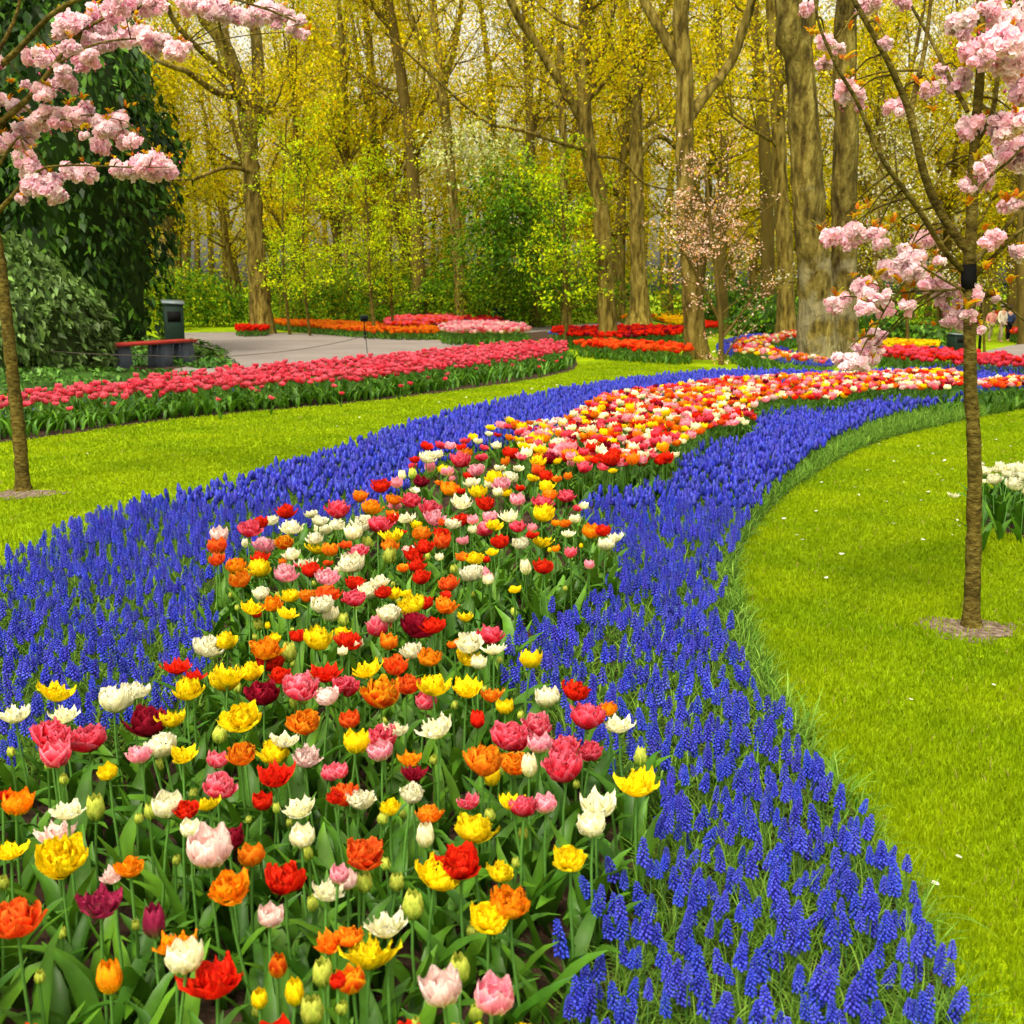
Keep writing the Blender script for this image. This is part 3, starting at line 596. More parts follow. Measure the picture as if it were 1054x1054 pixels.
bed('tulips', [(905, 359), (960, 361), (1054, 369), (1150, 372), (1150, 377), (1054, 376), (960, 371), (905, 366)], .36, .15, 'HHRH', ['cup'], .105, 'crimson tulips in the straight strip behind the slim cherry trunk', 1.1, 1, 3)
bed('tulips', [(872, 352), (900, 350), (964, 353), (966, 358), (900, 357), (872, 358)], .30, .16, 'YYYA', ['cup'], .12, 'yellow tulips in the strip before the dark rhododendrons', 1, 1, 2)
bed('tulips', [(672, 322), (735, 319), (736, 322), (674, 325)], .3, .25, 'YYAY', ['cup'], .17, 'yellow tulips in the farthest bed beyond the pale path', 1, 1, 2)
bed('tulips', [(640, 326), (662, 325), (690, 325), (700, 326), (700, 328), (640, 329)], .3, .3, 'SYFY', ['cup'], .17, 'red and yellow tulips beside the far grey path', 1, 1, 2)
bed('tulips', [(722, 331), (738, 330), (740, 337), (722, 338)], .3, .2, 'R', ['cup'], .16, 'red tulips glimpsed between two trunks behind the pink flowering tree', 1, 1, 2)
bed('tulips', [(1037, 334), (1080, 333), (1150, 332), (1150, 341), (1080, 343), (1037, 341)], .45, .28, 'SRKS', ['cup'], .20, 'salmon red tulips behind the two strolling people', 1.2, 1, 2)
bed('tulips', [(943, 334), (965, 333), (968, 340), (945, 341)], .45, .25, 'OAO', ['cup'], .2, 'orange tulips beside the dark rhododendron on the right', 1.1, 1, 2)
bed('tulips', [(1000, 322), (1150, 318), (1150, 326), (1000, 329)], .6, .35, 'RSR', ['cup'], .26, 'red tulips in the bed farthest right under the trees', 1.2, 1, 2)

# ------------------------------------------------------------------ grape hyacinths
IC_V, IC_T = ico(0)
OC_V = np.array([(1, 0, 0), (-1, 0, 0), (0, 1, 0), (0, -1, 0), (0, 0, 1), (0, 0, -1.)]); OC_T = np.array([(0, 2, 4), (2, 1, 4), (1, 3, 4), (3, 0, 4), (2, 0, 5), (1, 2, 5), (3, 1, 5), (0, 3, 5)])
MB = lin(38, 46, 182); MB2 = lin(78, 90, 224); MT = lin(42, 42, 150)
def spike(lod, g):
    ps = []
    H = .050
    if lod == 2:
        n, s = 5, 6; zz = np.array([0, .15, .4, .7, .93, 1.0]) * H; rr = np.array([.004, .0115, .0122, .0095, .005, .0008])
        p = tube(np.stack([0 * zz, 0 * zz, zz], 1), rr, s); V = p[0] + g.normal(0, .0012, p[0].shape)
        c = np.where(g.random(len(V))[:, None] < .65, MB, MB2) * g.uniform(.5, 1.05, (len(V), 1)) * .8; return piece(V, p[1], p[2], c)
    cnt = 62 if lod == 0 else 34
    BV, BT = (IC_V, IC_T) if lod == 0 else (OC_V, OC_T)
    for i in range(cnt):
        t = (i + .5) / cnt; z = H * t ** .92; a = i * 2.39996 + g.uniform(-.2, .2)
        R_ = .0106 * (1 - .72 * t ** 1.7) * (.85 + .15 * min(1, t * 6)) * g.uniform(.93, 1.06)
        sz = (.0035 if lod == 0 else .0050) * (1 - .48 * t)
        dn = .9 - 1.2 * t
        V = BV * np.array([sz * .85, sz * .85, sz * 1.25]); 
        M = rotz(a) @ np.array([[math.cos(PI / 2 + dn * .8), 0, math.sin(PI / 2 + dn * .8)], [0, 1, 0], [-math.sin(PI / 2 + dn * .8), 0, math.cos(PI / 2 + dn * .8)]])
        V = V @ M.T + np.array([math.cos(a) * R_, math.sin(a) * R_, z])
        k = g.uniform(0, 1); c = (MB * (1 - k) + MB2 * k) * (1 - .35 * t) + MT * .35 * t
        ps.append(piece(V, None, BT, c * g.uniform(.8, 1.15)))
    ax = tube([(0, 0, -.002), (0, 0, H * .95)], [.0045, .0015], 5, False, MT); ps.append(ax)
    return merge(ps)
def mblade(L, W, lean, droop, az, n, g, c):
    t = np.linspace(0, 1, n + 1); a = lean + droop * t ** 1.4; am = (a[1:] + a[:-1]) / 2
    r = .004 + np.concatenate([[0], np.cumsum(np.sin(am))]) * L / n; z = np.concatenate([[0], np.cumsum(np.cos(am))]) * L / n
    z = np.maximum(z, .006)
    ph = az + g.uniform(-.5, .5) * t; wd = W / 2 * (1 - t ** 3 * .9)
    rad = np.stack([np.cos(ph), np.sin(ph), 0 * ph], 1); tan = np.stack([-np.sin(ph), np.cos(ph), 0 * ph], 1)
    C0 = rad * r[:, None] + np.array([0, 0, 1.]) * z[:, None]
    V = np.stack([C0 - tan * wd[:, None], C0 + tan * wd[:, None]], 1).reshape(-1, 3)
    i = np.arange(n) * 2; Q = np.stack([i, i + 1, i + 3, i + 2], 1)
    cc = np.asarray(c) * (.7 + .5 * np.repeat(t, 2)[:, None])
    return piece(V, Q, None, cc)
GB = lin(70, 116, 24); GB2 = lin(128, 162, 62)
def mtuft(lod, g):
    nb, n = ((9, 6) if lod == 0 else ((6, 4) if lod == 1 else (4, 2)))
    return merge([mblade(g.uniform(.09, .19), g.uniform(.003, .0055) * (1 + .5 * lod), g.uniform(.05, .8), g.uniform(.4, 1.9), g.uniform(0, 6.28), n, g, GB * (1 - k) + GB2 * k) for k in g.uniform(0, 1, nb)])
MV = [(1, 1, 1), (1.25, 1.0, 1.0), (.85, .9, .85), (1.5, 1.35, 1.1), (1.1, .85, .9), (.9, 1.1, 1.05)]
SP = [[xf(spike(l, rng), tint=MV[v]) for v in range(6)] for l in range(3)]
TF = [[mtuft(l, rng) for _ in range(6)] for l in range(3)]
MSTEM = tube([(0, 0, 0), (.002, 0, .5), (0, 0, 1)], [.0022, .002, .0018], 4, False, lin(90, 130, 60))
# flowers keep a little inside the right-hand edge; leaves spill to it
flow = [(-150, 620), (0, 580), (60, 545), (130, 516), (200, 506), (270, 484), (350, 463), (420, 437), (500, 417), (580, 401), (640, 392), (700, 386), (760, 381), (860, 385), (930, 382), (1000, 379), (1150, 377),
        (1150, 392), (1054, 402), (975, 412), (905, 425), (850, 452), (795, 495), (752, 555), (740, 605), (752, 655), (800, 725), (856, 792), (916, 866), (962, 946), (1002, 1046), (1035, 1200), (300, 1250), (-300, 1250), (-500, 900), (-300, 690)]
flow_w = wpoly(flow, .15)
x, y = scatter(flow_w, .0505, .55); P = np.stack([x, y, 0 * x + .15], 1); px, py, dep = proj(P)
k = ~inpoly(tul_w, x, y) & ~inpoly(tul2_w, x, y) & (px > -120) & (px < 1170) & (py < 1130)
k &= ~((dep > 12) & (rng.random(len(x)) < .35))
k &= ~((dep > 5) & (dep < 12) & (rng.random(len(x)) < .18))
k &= ~((dep > 3) & (dep <= 5) & (rng.random(len(x)) < .1))
clump = np.sin(x * 11 + 2 * np.sin(y * 7)) * np.sin(y * 13 + 1.5 * np.sin(x * 9))
k &= ~((clump < -.25) & (dep < 10) & (rng.random(len(x)) < np.where(dep < 3.4, .4, .7)))
x, y, px, py, dep = x[k], y[k], px[k], py[k], dep[k]
mh = rng.uniform(.085, .165, len(x)); msc = rng.uniform(.8, 1.35, len(x)) * (1 + .35 * sstep(3.0, 13, dep))
mt = np.abs(rng.normal(0, .16, len(x))); ma = rng.uniform(0, 6.28, len(x)); mv = rng.integers(0, 6, len(x))
order = np.argsort(np.where((px > 0) & (px < 1054) & (py < 1045) & (py > 0), dep / msc, 1e9)); ind = order[:300]; isind = np.zeros(len(x), bool); isind[ind] = True
GM = 'grape hyacinths nearest in the right-hand corner of the bed'
for i in ind:
    e = empty('grape_hyacinth', (x[i], y[i], 0))
    tag(e, 'spike of small blue bells on a thin stem, bottom right corner of the bed', 'grape hyacinth', GM)
    M4 = Matrix(tiltm(mt[i], ma[i]).tolist()).to_4x4(); v = int(mv[i])
    s = link('stem', shared('mstem', MSTEM, M_leaf, 'stem'), e); s.matrix_local = M4 @ Matrix.Diagonal((1, 1, mh[i] + .004, 1))
    f = link('flower_spike', shared(('spike', v), SP[0][v], M_musc, 'flower_spike'), e); f.matrix_local = M4 @ Matrix.Translation((0, 0, mh[i])) @ Matrix.Diagonal((msc[i], msc[i], msc[i] * rnd.uniform(.85, 1.2), 1))
    l = link('foliage', shared(('tuft', v), TF[0][v], M_blade, 'foliage'), e); l.matrix_local = Matrix.Rotation(rnd.uniform(0, 6.28), 4, 'Z') @ Matrix.Scale(rnd.uniform(.8, 1.1), 4)
def muscari_mass(name, x, y, gz, dep, mh, msc, label, e=None, lods=(6.0,)):
    ps = []; ls = []; n = len(x); g = rng
    mt = np.abs(g.normal(0, .16, n)); ma = g.uniform(0, 6.28, n); mv = g.integers(0, 6, n); lod = np.where(dep < 3.4, 0, np.where(dep < 7.5, 1, 2))
    B = np.stack([x, y, gz], 1); M = tiltm(mt, ma); top = B + M[:, :, 2] * mh[:, None]
    for l in range(3):
        for v in range(6):
            k = (lod == l) & (mv == v); m = k.sum()
            if m:
                s = np.stack([msc[k], msc[k], msc[k] * g.uniform(.85, 1.2, m)], 1)
                ps.append(inst(SP[l][v], (M[k] @ rotz(g.uniform(0, 6.28, m))) * s[:, None, :], top[k], g.normal(1, .1, (m, 1)) * g.normal(1, .08, (m, 3))))
                ls.append(inst(TF[l][v], rotz(g.uniform(0, 6.28, m)) * g.uniform(.8, 1.1, m)[:, None, None], B[k], g.normal(1, .15, (m, 1)) * np.ones(3)))
    k = lod < 2; st = tube([(0, 0, 0), (0, 0, 1)], [.0025, .002], 3, False, lin(90, 130, 60))
    Ms = np.zeros((k.sum(), 3, 3)); Ms[:, 0, 0] = Ms[:, 1, 1] = 1; Ms[:, :, 2] = (top - B)[k]
    ls.append(inst(st, Ms, B[k]))
    o = empty(name); tag(o, label, 'grape hyacinths', kind='stuff')
    make('flowers', merge(ps), M_musc, o); make('leaves', merge(ls + (e or [])), M_blade, o); return o
# leaves without flowers along the lawn edge and between
bx, by = scatter(bed_w, .055, .5); bp = proj(np.stack([bx, by, 0 * bx], 1)); k = ~inpoly(tul_w, bx, by) & (bp[0] > -120) & (bp[0] < 1170) & (bp[1] < 1150)
inside = inpoly(flow_w, bx, by); k &= (~inside) | (rng.random(len(bx)) < .5); bx, by = bx[k], by[k]; bd = bp[2][k]; el = []
for l in range(3):
    for v in range(6):
        kk = (np.where(bd < 3.2, 0, np.where(bd < 6.5, 1, 2)) == l) & (rng.integers(0, 6, len(bx)) == v); m = kk.sum()
        if m: el.append(inst(TF[l][v], rotz(rng.uniform(0, 6.28, m)) * rng.uniform(.7, 1.15, m)[:, None, None], np.stack([bx[kk], by[kk], 0 * bx[kk]], 1), rng.normal(1, .15, (m, 1)) * np.ones(3)))
ex_, ey_ = scatter(bed_w, .05, .5); ep = proj(np.stack([ex_, ey_, 0 * ex_], 1)); k = ~inpoly(flow_w, ex_, ey_) & (ep[0] > 560) & (ep[0] < 1150) & (ep[1] < 1150) & (ep[1] > 395)
ex_, ey_ = ex_[k], ey_[k]; ed = ep[2][k]; iv = rng.integers(0, 6, len(ex_))
for v in range(6):
    kk = iv == v; m = kk.sum()
    if m: el.append(inst(TF[0 if v % 2 else 1][v], rotz(rng.uniform(0, 6.28, m)) * (rng.uniform(.55, .95, m) * (1 + .02 * ed[kk]))[:, None, None], np.stack([ex_[kk], ey_[kk], 0 * ex_[kk]], 1), rng.normal(.9, .2, (m, 1)) * np.ones(3)))
k = ~isind
muscari_mass('grape_hyacinths', x[k], y[k], 0 * x[k], dep[k], mh[k], msc[k], 'dense ribbon of deep blue grape hyacinths winding round the mixed tulips', el)
def mbed(pxp, sp, label, zh=.15, hole=None, it=2, sc=1.5):
    pw = wpoly(pxp, zh, it); x, y = scatter(pw, sp, .5)
    if hole is not None:
        for h in hole: k = ~inpoly(h, x, y); x, y = x[k], y[k]
    z = ground_z(x, y); dep = proj(np.stack([x, y, z], 1))[2]
    muscari_mass('grape_hyacinths', x, y, z, dep, rng.uniform(.1, .15, len(x)), rng.uniform(.8, 1.2, len(x)) * sc, label)
# second winding bed behind the pink tree
S_OUT = [(735, 357), (745, 350), (780, 345), (840, 341.5), (900, 341), (900, 346), (842, 348), (805, 352), (800, 358), (825, 364), (860, 366), (860, 377), (825, 376), (780, 371), (745, 365)]
S_IN = [(752, 357), (765, 350), (800, 346), (850, 343.5), (850, 345.5), (810, 348), (790, 353), (788, 359), (815, 366), (850, 368.5), (850, 373), (820, 371), (780, 366), (757, 361)]
sin_w = wpoly(S_IN, .33)
mbed(S_OUT, .10, 'blue grape hyacinths edging the second winding bed behind the big twin trunks', hole=[sin_w])
bed('tulips', S_IN, .33, .17, mix, kinds, .12, 'mixed red, white and orange tulips in the second winding bed behind the big trunks', 1, 2, 2)
mbed([(640, 345), (600, 346), (565, 344), (565, 341), (600, 341), (650, 342)], .16, 'blue grape hyacinths at the tip of the bright red tulip strip', it=1, sc=1.6)
mbed([(870, 359), (900, 357.5), (985, 356), (985, 361), (900, 362), (870, 364)], .12, 'blue grape hyacinths in the strip behind the yellow tulips', it=1, sc=1.6)
mbed([(-100, 436), (0, 424), (100, 410), (200, 400), (330, 391), (380, 390), (380, 396), (200, 408), (0, 432), (-100, 446)], .30, 'scattered blue grape hyacinths among the pink tulip stems', it=1, sc=1.2)

# ------------------------------------------------------------------ grass blades on the lawns
RINGS = [(*G(998, 648)[:2], .22), (*G(26, 509)[:2], .25)]
def gblades(poly_px, dens, label, jitter=1.0, hmin=.018, hmax=.04):
    pw = wpoly(poly_px, 0, 1); lo = pw[:, :2].min(0); hi = pw[:, :2].max(0)
    n = int((hi - lo).prod() * dens); x = rng.uniform(lo[0], hi[0], n); y = rng.uniform(lo[1], hi[1], n)
    for cx_, cy_, cr_ in RINGS:
        k = (np.hypot(x - cx_, y - cy_) > cr_ * .85) | (rng.random(len(x)) < .12); x, y = x[k], y[k]
    k = inpoly(pw, x, y) & ~inpoly(bed_w, x, y) & ~inpoly(wg, x, y) & ~inpoly(pink_w, x, y); x, y = x[k], y[k]
    d = np.hypot(x, y); k = rng.random(len(x)) < np.clip((3.0 / d) ** 1.3, 0, 1); x, y, d = x[k], y[k], d[k]; n = len(x)
    h = rng.uniform(hmin, hmax, n) * (1 + .15 * np.sin(x * 5) * np.sin(y * 4)); wd = rng.uniform(.0012, .0022, n) * (d / 2.6) ** .9
    a = rng.uniform(0, 6.28, n); l = rng.uniform(0, .9, n); b = rng.uniform(0, 6.28, n)
    ta = np.stack([np.cos(a), np.sin(a), 0 * a], 1); B = np.stack([x, y, 0 * x], 1)
    mid = B + np.stack([np.cos(b) * np.sin(l * .5) * h * .55, np.sin(b) * np.sin(l * .5) * h * .55, np.cos(l * .5) * h * .55], 1)
    tip = mid + np.stack([np.cos(b) * np.sin(l * 1.3) * h * .5, np.sin(b) * np.sin(l * 1.3) * h * .5, np.cos(l * 1.3) * h * .5], 1)
    V = np.stack([B - ta * wd[:, None], B + ta * wd[:, None], mid + ta * wd[:, None] * .8, mid - ta * wd[:, None] * .8, tip], 1).reshape(-1, 3)
    i = np.arange(n) * 5; Q = np.stack([i, i + 1, i + 2, i + 3], 1); T = np.stack([i + 3, i + 2, i + 4], 1)
    patch = .5 + .34 * np.sin(x * 1.7 + np.sin(y * 2.3) * 1.5) * np.sin(y * 1.9 + x) + .22 * np.sin(x * 6.3 + 2 * np.sin(y * 5.1)); k = np.clip(patch + rng.normal(0, .15, n), 0, 1)[:, None]
    c = np.array([.175, .275, .001]) * (1 - k) + np.array([.285, .37, .001]) * k
    dry = rng.random(n) < .008; c[dry] = (.35, .28, .08)
    C = np.repeat(c, 5, 0)
    return tag(make('grass', piece(V, Q, T, C), M_blade), label, 'grass', kind='stuff')
gblades([(740, 560), (800, 490), (900, 445), (1100, 405), (1250, 480), (1300, 800), (1200, 1150), (950, 1150), (850, 850), (760, 700)], 20000, 'short mown grass of the bright green lawn to the right of the flower bed')
gblades([(-150, 650), (-150, 460), (200, 425), (600, 370), (760, 380), (700, 400), (400, 450), (200, 520), (0, 600)], 9000, 'short mown grass of the strip of lawn between the two flower beds', hmax=.035)
# soil crumbs in the near bed
x, y = scatter(wpoly([(-50, 1120), (-50, 700), (560, 700), (700, 760), (620, 900), (600, 1120)], 0, 1), .035, .5); n = len(x); s = rng.uniform(.003, .012, n) * rng.choice([1, 1, 1.6], n)
o = make('soil_crumbs', inst(piece(IC_V * (1 + rng.normal(0, .15, IC_V.shape)), None, IC_T), tiltm(rng.uniform(0, 3, n), rng.uniform(0, 6, n)) * (s[:, None] * rng.uniform(.6, 1.3, (n, 3)))[:, None, :], np.stack([x, y, s * .3], 1)), M_soil)
tag(o, 'loose dark brown soil crumbs between the tulip stems', 'soil', kind='stuff')

# ------------------------------------------------------------------ trees
def polyres(P, step):
    P = np.asarray(P, float); seg = np.linalg.norm(np.diff(P, axis=0), axis=1); s = np.concatenate([[0], np.cumsum(seg)])
    n = max(3, int(s[-1] / step) + 1); q = np.linspace(0, s[-1], n)
    return np.stack([np.interp(q, s, P[:, i]) for i in range(3)], 1), q / s[-1]
def spline(P, n=4):
    P = np.asarray(P, float)
    if len(P) < 3: return P
    Q = np.concatenate([[2 * P[0] - P[1]], P, [2 * P[-1] - P[-2]]]); out = []
    for i in range(1, len(Q) - 2):
        for t in np.arange(n) / n:
            a, b, c, d = Q[i - 1], Q[i], Q[i + 1], Q[i + 2]
            out.append(.5 * ((2 * b) + (-a + c) * t + (2 * a - 5 * b + 4 * c - d) * t * t + (-a + 3 * b - 3 * c + d) * t ** 3))
    out.append(Q[-2]); return np.array(out)
def branch(ps, tips, p, d, L, r, lev, g, upb=.15, sides=5, split=(2, 4), wig=.18, twigs=None):
    n = 5; P = [np.array(p)]; d = np.array(d, float); d /= np.linalg.norm(d)
    for i in range(n):
        d = d + g.normal(0, wig, 3) * .6 + np.array([0, 0, upb * .4]); d /= np.linalg.norm(d); P.append(P[-1] + d * L / n)
    P = np.array(P); rr = r * np.linspace(1, .35, n + 1); ps.append(tube(P, rr, sides if lev > 0 else 4))
    if lev == 0: tips.append(P); return
    for k in range(g.integers(split[0], split[1] + 1)):
        t = g.uniform(.3, 1); i = min(n, int(t * n)); az = g.uniform(0, 6.28); sp = g.uniform(.5, 1.0)
        ax = np.cross(d, [math.cos(az), math.sin(az), .3]); ax /= np.linalg.norm(ax) + 1e-9
        d2 = (P[i] - P[max(0, i - 1)]); d2 /= np.linalg.norm(d2) + 1e-9
        branch(ps, tips, P[i], d2 * math.cos(sp) + ax * math.sin(sp), L * g.uniform(.5, .75), rr[i] * .65, lev - 1, g, upb, sides, split, wig)
    tips.append(P)
def leafcloud(cent, n_each, spread, size, cols, g, flat=.6, asp=.55, droop=0.0):
    cent = np.asarray(cent); N = len(cent) * n_each; C0 = np.repeat(cent, n_each, 0) + g.normal(0, 1, (N, 3)) * np.array([spread, spread, spread * flat])
    s = size * g.uniform(.6, 1.35, N); tp = np.array([(-.5, 0, 0), (0, -asp / 2, .06), (.5, 0, 0), (0, asp / 2, .06)])
    M = rotz(g.uniform(0, 6.28, N)) @ tiltm(g.uniform(-1.2, 1.2, N) + droop, g.uniform(0, .6, N)) @ tiltm(g.uniform(-.9, .9, N), np.full(N, PI / 2))
    cols = np.asarray(cols); cc = cols[g.integers(0, len(cols), N)] * (g.normal(1, .14, (N, 1)))
    cl = np.repeat(g.uniform(.78, 1.2, (len(cent), 1)), n_each, 0)
    return inst(piece(tp, [(0, 1, 2, 3)]), M * s[:, None, None], C0, np.clip(cc * cl, .003, 1))
def onpath(P, k, g, lo=0.0):
    out = []
    for p in P:
        for t in g.uniform(lo, 1, k):
            i = t * (len(p) - 1); a = int(i); b = min(a + 1, len(p) - 1); out.append(p[a] * (1 - (i - a)) + p[b] * (i - a))
    return np.array(out)
GOLD = [lin(222, 198, 8), lin(200, 190, 8), lin(232, 208, 10), lin(175, 175, 8), lin(210, 170, 8), lin(160, 150, 8)]
LIME = [lin(200, 212, 14), lin(175, 200, 12), lin(215, 220, 20), lin(145, 180, 10)]
OLIVE = [lin(150, 155, 12), lin(125, 140, 12), lin(170, 160, 15)]
DARK = [lin(60, 100, 10), lin(80, 125, 14), lin(45, 80, 10), lin(105, 145, 16)]
def px_tree(name, label, path, Y, rpx, limbs=(), mat=M_bark, flare=1.5, crown_from=.35, nb=12, bl=2.6, cols=GOLD, leaf=(16, .5, .13), lev=2, seed=1, cat='tree', group=None, sides=10, lf_k=2, ext=None):
    g = np.random.default_rng(seed)
    P = [AT(a, b, Y) for a, b in path]
    b0 = P[0].copy(); P[0][2] = float(ground_z(b0[0], b0[1])) - .05
    if ext: P.append(P[-1] + np.array([g.uniform(-.4, .4), g.uniform(-.4, .4), ext]))
    n0 = len(P); sp = spline(P, 5); sp, q = polyres(sp, .35)
    s = Y / F; rb = rpx * s
    rr = rb * (1 - .55 * q ** 1.2); h = sp[:, 2] - sp[0, 2]; rr = rr * (1 + (flare - 1) * np.exp(-h / (rb * 2.2)))
    sp[1:, :2] += g.normal(0, rb * .04, (len(sp) - 1, 2))
    ps = [tube(sp, rr, sides)]; tips = []
    V = ps[0][0]; V += g.normal(0, rb * .03, V.shape)
    big = []
    for lpath, lr in limbs:
        L = [AT(a, b, Y + dy) for a, b, dy in lpath]
        if len(L) > 1:
            d = L[-1] - L[-2]; d /= np.linalg.norm(d)
            if ext: L.append(L[-1] + d * ext * .5 + np.array([0, 0, ext * .25]))
        L = spline(L, 5); L, ql = polyres(L, .4); ps.append(tube(L, lr * s * (1 - .65 * ql), 7)); big.append((L, lr * s * (1 - .65 * ql)))
    for k in range(nb):
        t = g.uniform(crown_from, 1); i = int(t * (len(sp) - 1)); az = g.uniform(0, 6.28); el = g.uniform(.1, .9)
        d = np.array([math.cos(az) * math.cos(el), math.sin(az) * math.cos(el), math.sin(el)])
        branch(ps, tips, sp[i], d, bl * g.uniform(.6, 1.2), max(rr[i] * .32, .01), lev, g)
    for L, lr in big:
        for k in range(max(2, nb // 4)):
            i = int(g.uniform(.3, 1) * (len(L) - 1)); az = g.uniform(0, 6.28); el = g.uniform(-.1, .9)
            d = np.array([math.cos(az) * math.cos(el), math.sin(az) * math.cos(el), math.sin(el)])
            branch(ps, tips, L[i], d, bl * g.uniform(.4, .9), max(lr[i] * .4, .01), lev - 1, g)
    e = empty(name, sp[0]); tag(e, label, cat, group)
    off = -sp[0]
    make('trunk', xf(merge(ps), P=off), mat, e)
    if tips:
        make('crown', xf(leafcloud(onpath(tips, lf_k, g, .25), leaf[0], leaf[1], leaf[2], cols, g), P=off), M_fol, e)
    return e
px_tree('beech_tree', 'wide forked tree at the far edge of the path with red tulips at its foot', [(270, 339), (267, 300), (263, 250), (259, 190), (256, 140), (247, 90), (228, 40), (205, 0)], 42, 10,
        limbs=[([(257, 140, 0), (266, 90, .5), (264, 40, 1), (258, 0, 1)], 8), ([(245, 100, 0), (222, 95, -1), (190, 72, -2), (160, 60, -2.5)], 3.6), ([(243, 85, 0), (215, 60, -1), (185, 30, -2), (170, 0, -2.5)], 3.6),
               ([(264, 178, 0), (235, 172, -1), (210, 180, -2), (188, 185, -2)], 2.4), ([(240, 70, 0), (232, 30, 1), (235, 0, 1.5)], 4)], crown_from=.4, nb=16, bl=3.0, ext=5, seed=3, leaf=(22, .55, .125))
px_tree('beech_tree', 'thin leaning trunk rising behind the coral red tulips', [(476, 327), (471, 260), (464, 180), (458, 110), (451, 50), (446, 0)], 50, 6, limbs=[([(459, 120, 0), (440, 70, 1), (425, 20, 1), (420, 0, 1)], 3), ([(457, 90, 0), (470, 40, 0), (475, 0, 0)], 3)], nb=13, ext=5, seed=4, crown_from=.45, leaf=(22, .55, .125))
px_tree('beech_tree', 'tall trunk standing in the orange-red tulip strip with one long limb slanting left', [(626, 358), (624, 320), (622, 270), (617, 205), (608, 165), (602, 120), (602, 60), (603, 0)], 30.5, 9.5,
        limbs=[([(600, 125, 0), (580, 90, -.3), (552, 45, -.6), (525, 0, -1)], 5.2), ([(603, 155, 0), (570, 145, -1), (530, 132, -2), (495, 122, -2.5)], 2.2), ([(604, 160, 0), (640, 165, 1), (665, 190, 1.5)], 1.8)], nb=14, bl=2.2, ext=5, seed=5, crown_from=.45, flare=1.2, leaf=(20, .45, .105))
px_tree('beech_tree', 'straight trunk flaring at its foot beside the far grey path', [(658, 337), (658, 300), (656, 250), (655, 180), (654, 110), (650, 60), (642, 0)], 46, 8.5, limbs=[([(654, 110, 0), (662, 60, 0), (672, 30, 0), (690, 0, 0)], 5), ([(658, 160, 0), (680, 140, 1), (710, 165, 2), (735, 168, 2)], 3)], nb=14, ext=5, seed=6, crown_from=.45, flare=2.1, leaf=(22, .55, .125))
px_tree('beech_tree', 'bare forking trunk with a hollow at its foot, beside the small pink tree', [(718, 368), (714, 330), (711, 280), (706, 200), (705, 120), (704, 60), (701, 0)], 26.3, 10.5, limbs=[([(703, 75, 0), (688, 45, 0), (672, 18, 0), (660, -10, 0)], 6), ([(707, 125, 0), (728, 95, .5), (752, 65, 1), (768, 20, 1), (775, -10, 1)], 6)],
        nb=10, bl=2.2, ext=6, seed=7, crown_from=.6, flare=1.45, leaf=(9, .4, .09))
px_tree('beech_tree', 'left and knottier one of the massive twin trunks with pale bark patches', [(843, 378), (842, 340), (838, 280), (832, 200), (828, 120), (822, 60), (812, 0)], 23.8, 17.5, mat=M_barkpale, limbs=[([(822, 80, 0), (832, 30, .5), (838, -10, .5)], 7)], nb=9, bl=2.2, ext=7, seed=8, crown_from=.65, flare=1.25, sides=14, leaf=(9, .4, .08))
px_tree('beech_tree', 'right and smoother one of the massive twin trunks with grey bark', [(868, 377), (869, 320), (869, 250), (870, 180), (871, 100), (872, 0)], 24.6, 14, mat=M_barkpale, nb=8, bl=2.2, ext=7, seed=9, crown_from=.7, flare=1.1, sides=14, leaf=(9, .4, .08))
others = [([(792, 330), (790, 250), (787, 150), (780, 60), (776, 0)], 42, 7.5, 'slim trunk just left of the massive twin trunks'), ([(810, 338), (808, 260), (803, 190), (800, 100), (795, 0)], 38, 9, 'dark trunk close behind the massive twin trunks'),
          ([(432, 325), (429, 240), (422, 150), (412, 70), (400, 0)], 52, 7.5, 'tall olive trunk between the wide forked tree and the thin leaning trunk'), ([(583, 332), (581, 250), (579, 130), (576, 0)], 47, 5, 'thin dark straight trunk among the green saplings'),
          ([(552, 334), (549, 260), (546, 140), (540, 0)], 50, 5.5, 'slender trunk at the left side of the white flowering shrub'), ([(385, 322), (380, 220), (384, 110), (375, 0)], 58, 6, 'far trunk above the twin lime green saplings'),
          ([(745, 325), (742, 240), (745, 140), (738, 0)], 52, 6, 'far trunk standing above the pink flowering tree'), ([(905, 330), (903, 240), (908, 120), (900, 0)], 48, 5, 'trunk behind the white flowering tree at the right'),
          ([(1056, 335), (1051, 250), (1054, 120), (1046, 0)], 46, 5, 'trunk at the right edge above the salmon red tulips')]
for i, (pth, Y, r, lb) in enumerate(others):
    px_tree('beech_tree', lb, pth, Y, r, nb=12, bl=2.8, ext=4, seed=20 + i, crown_from=.4, leaf=(22, .55, .125), mat=M_bark if i % 2 else M_barkdark)
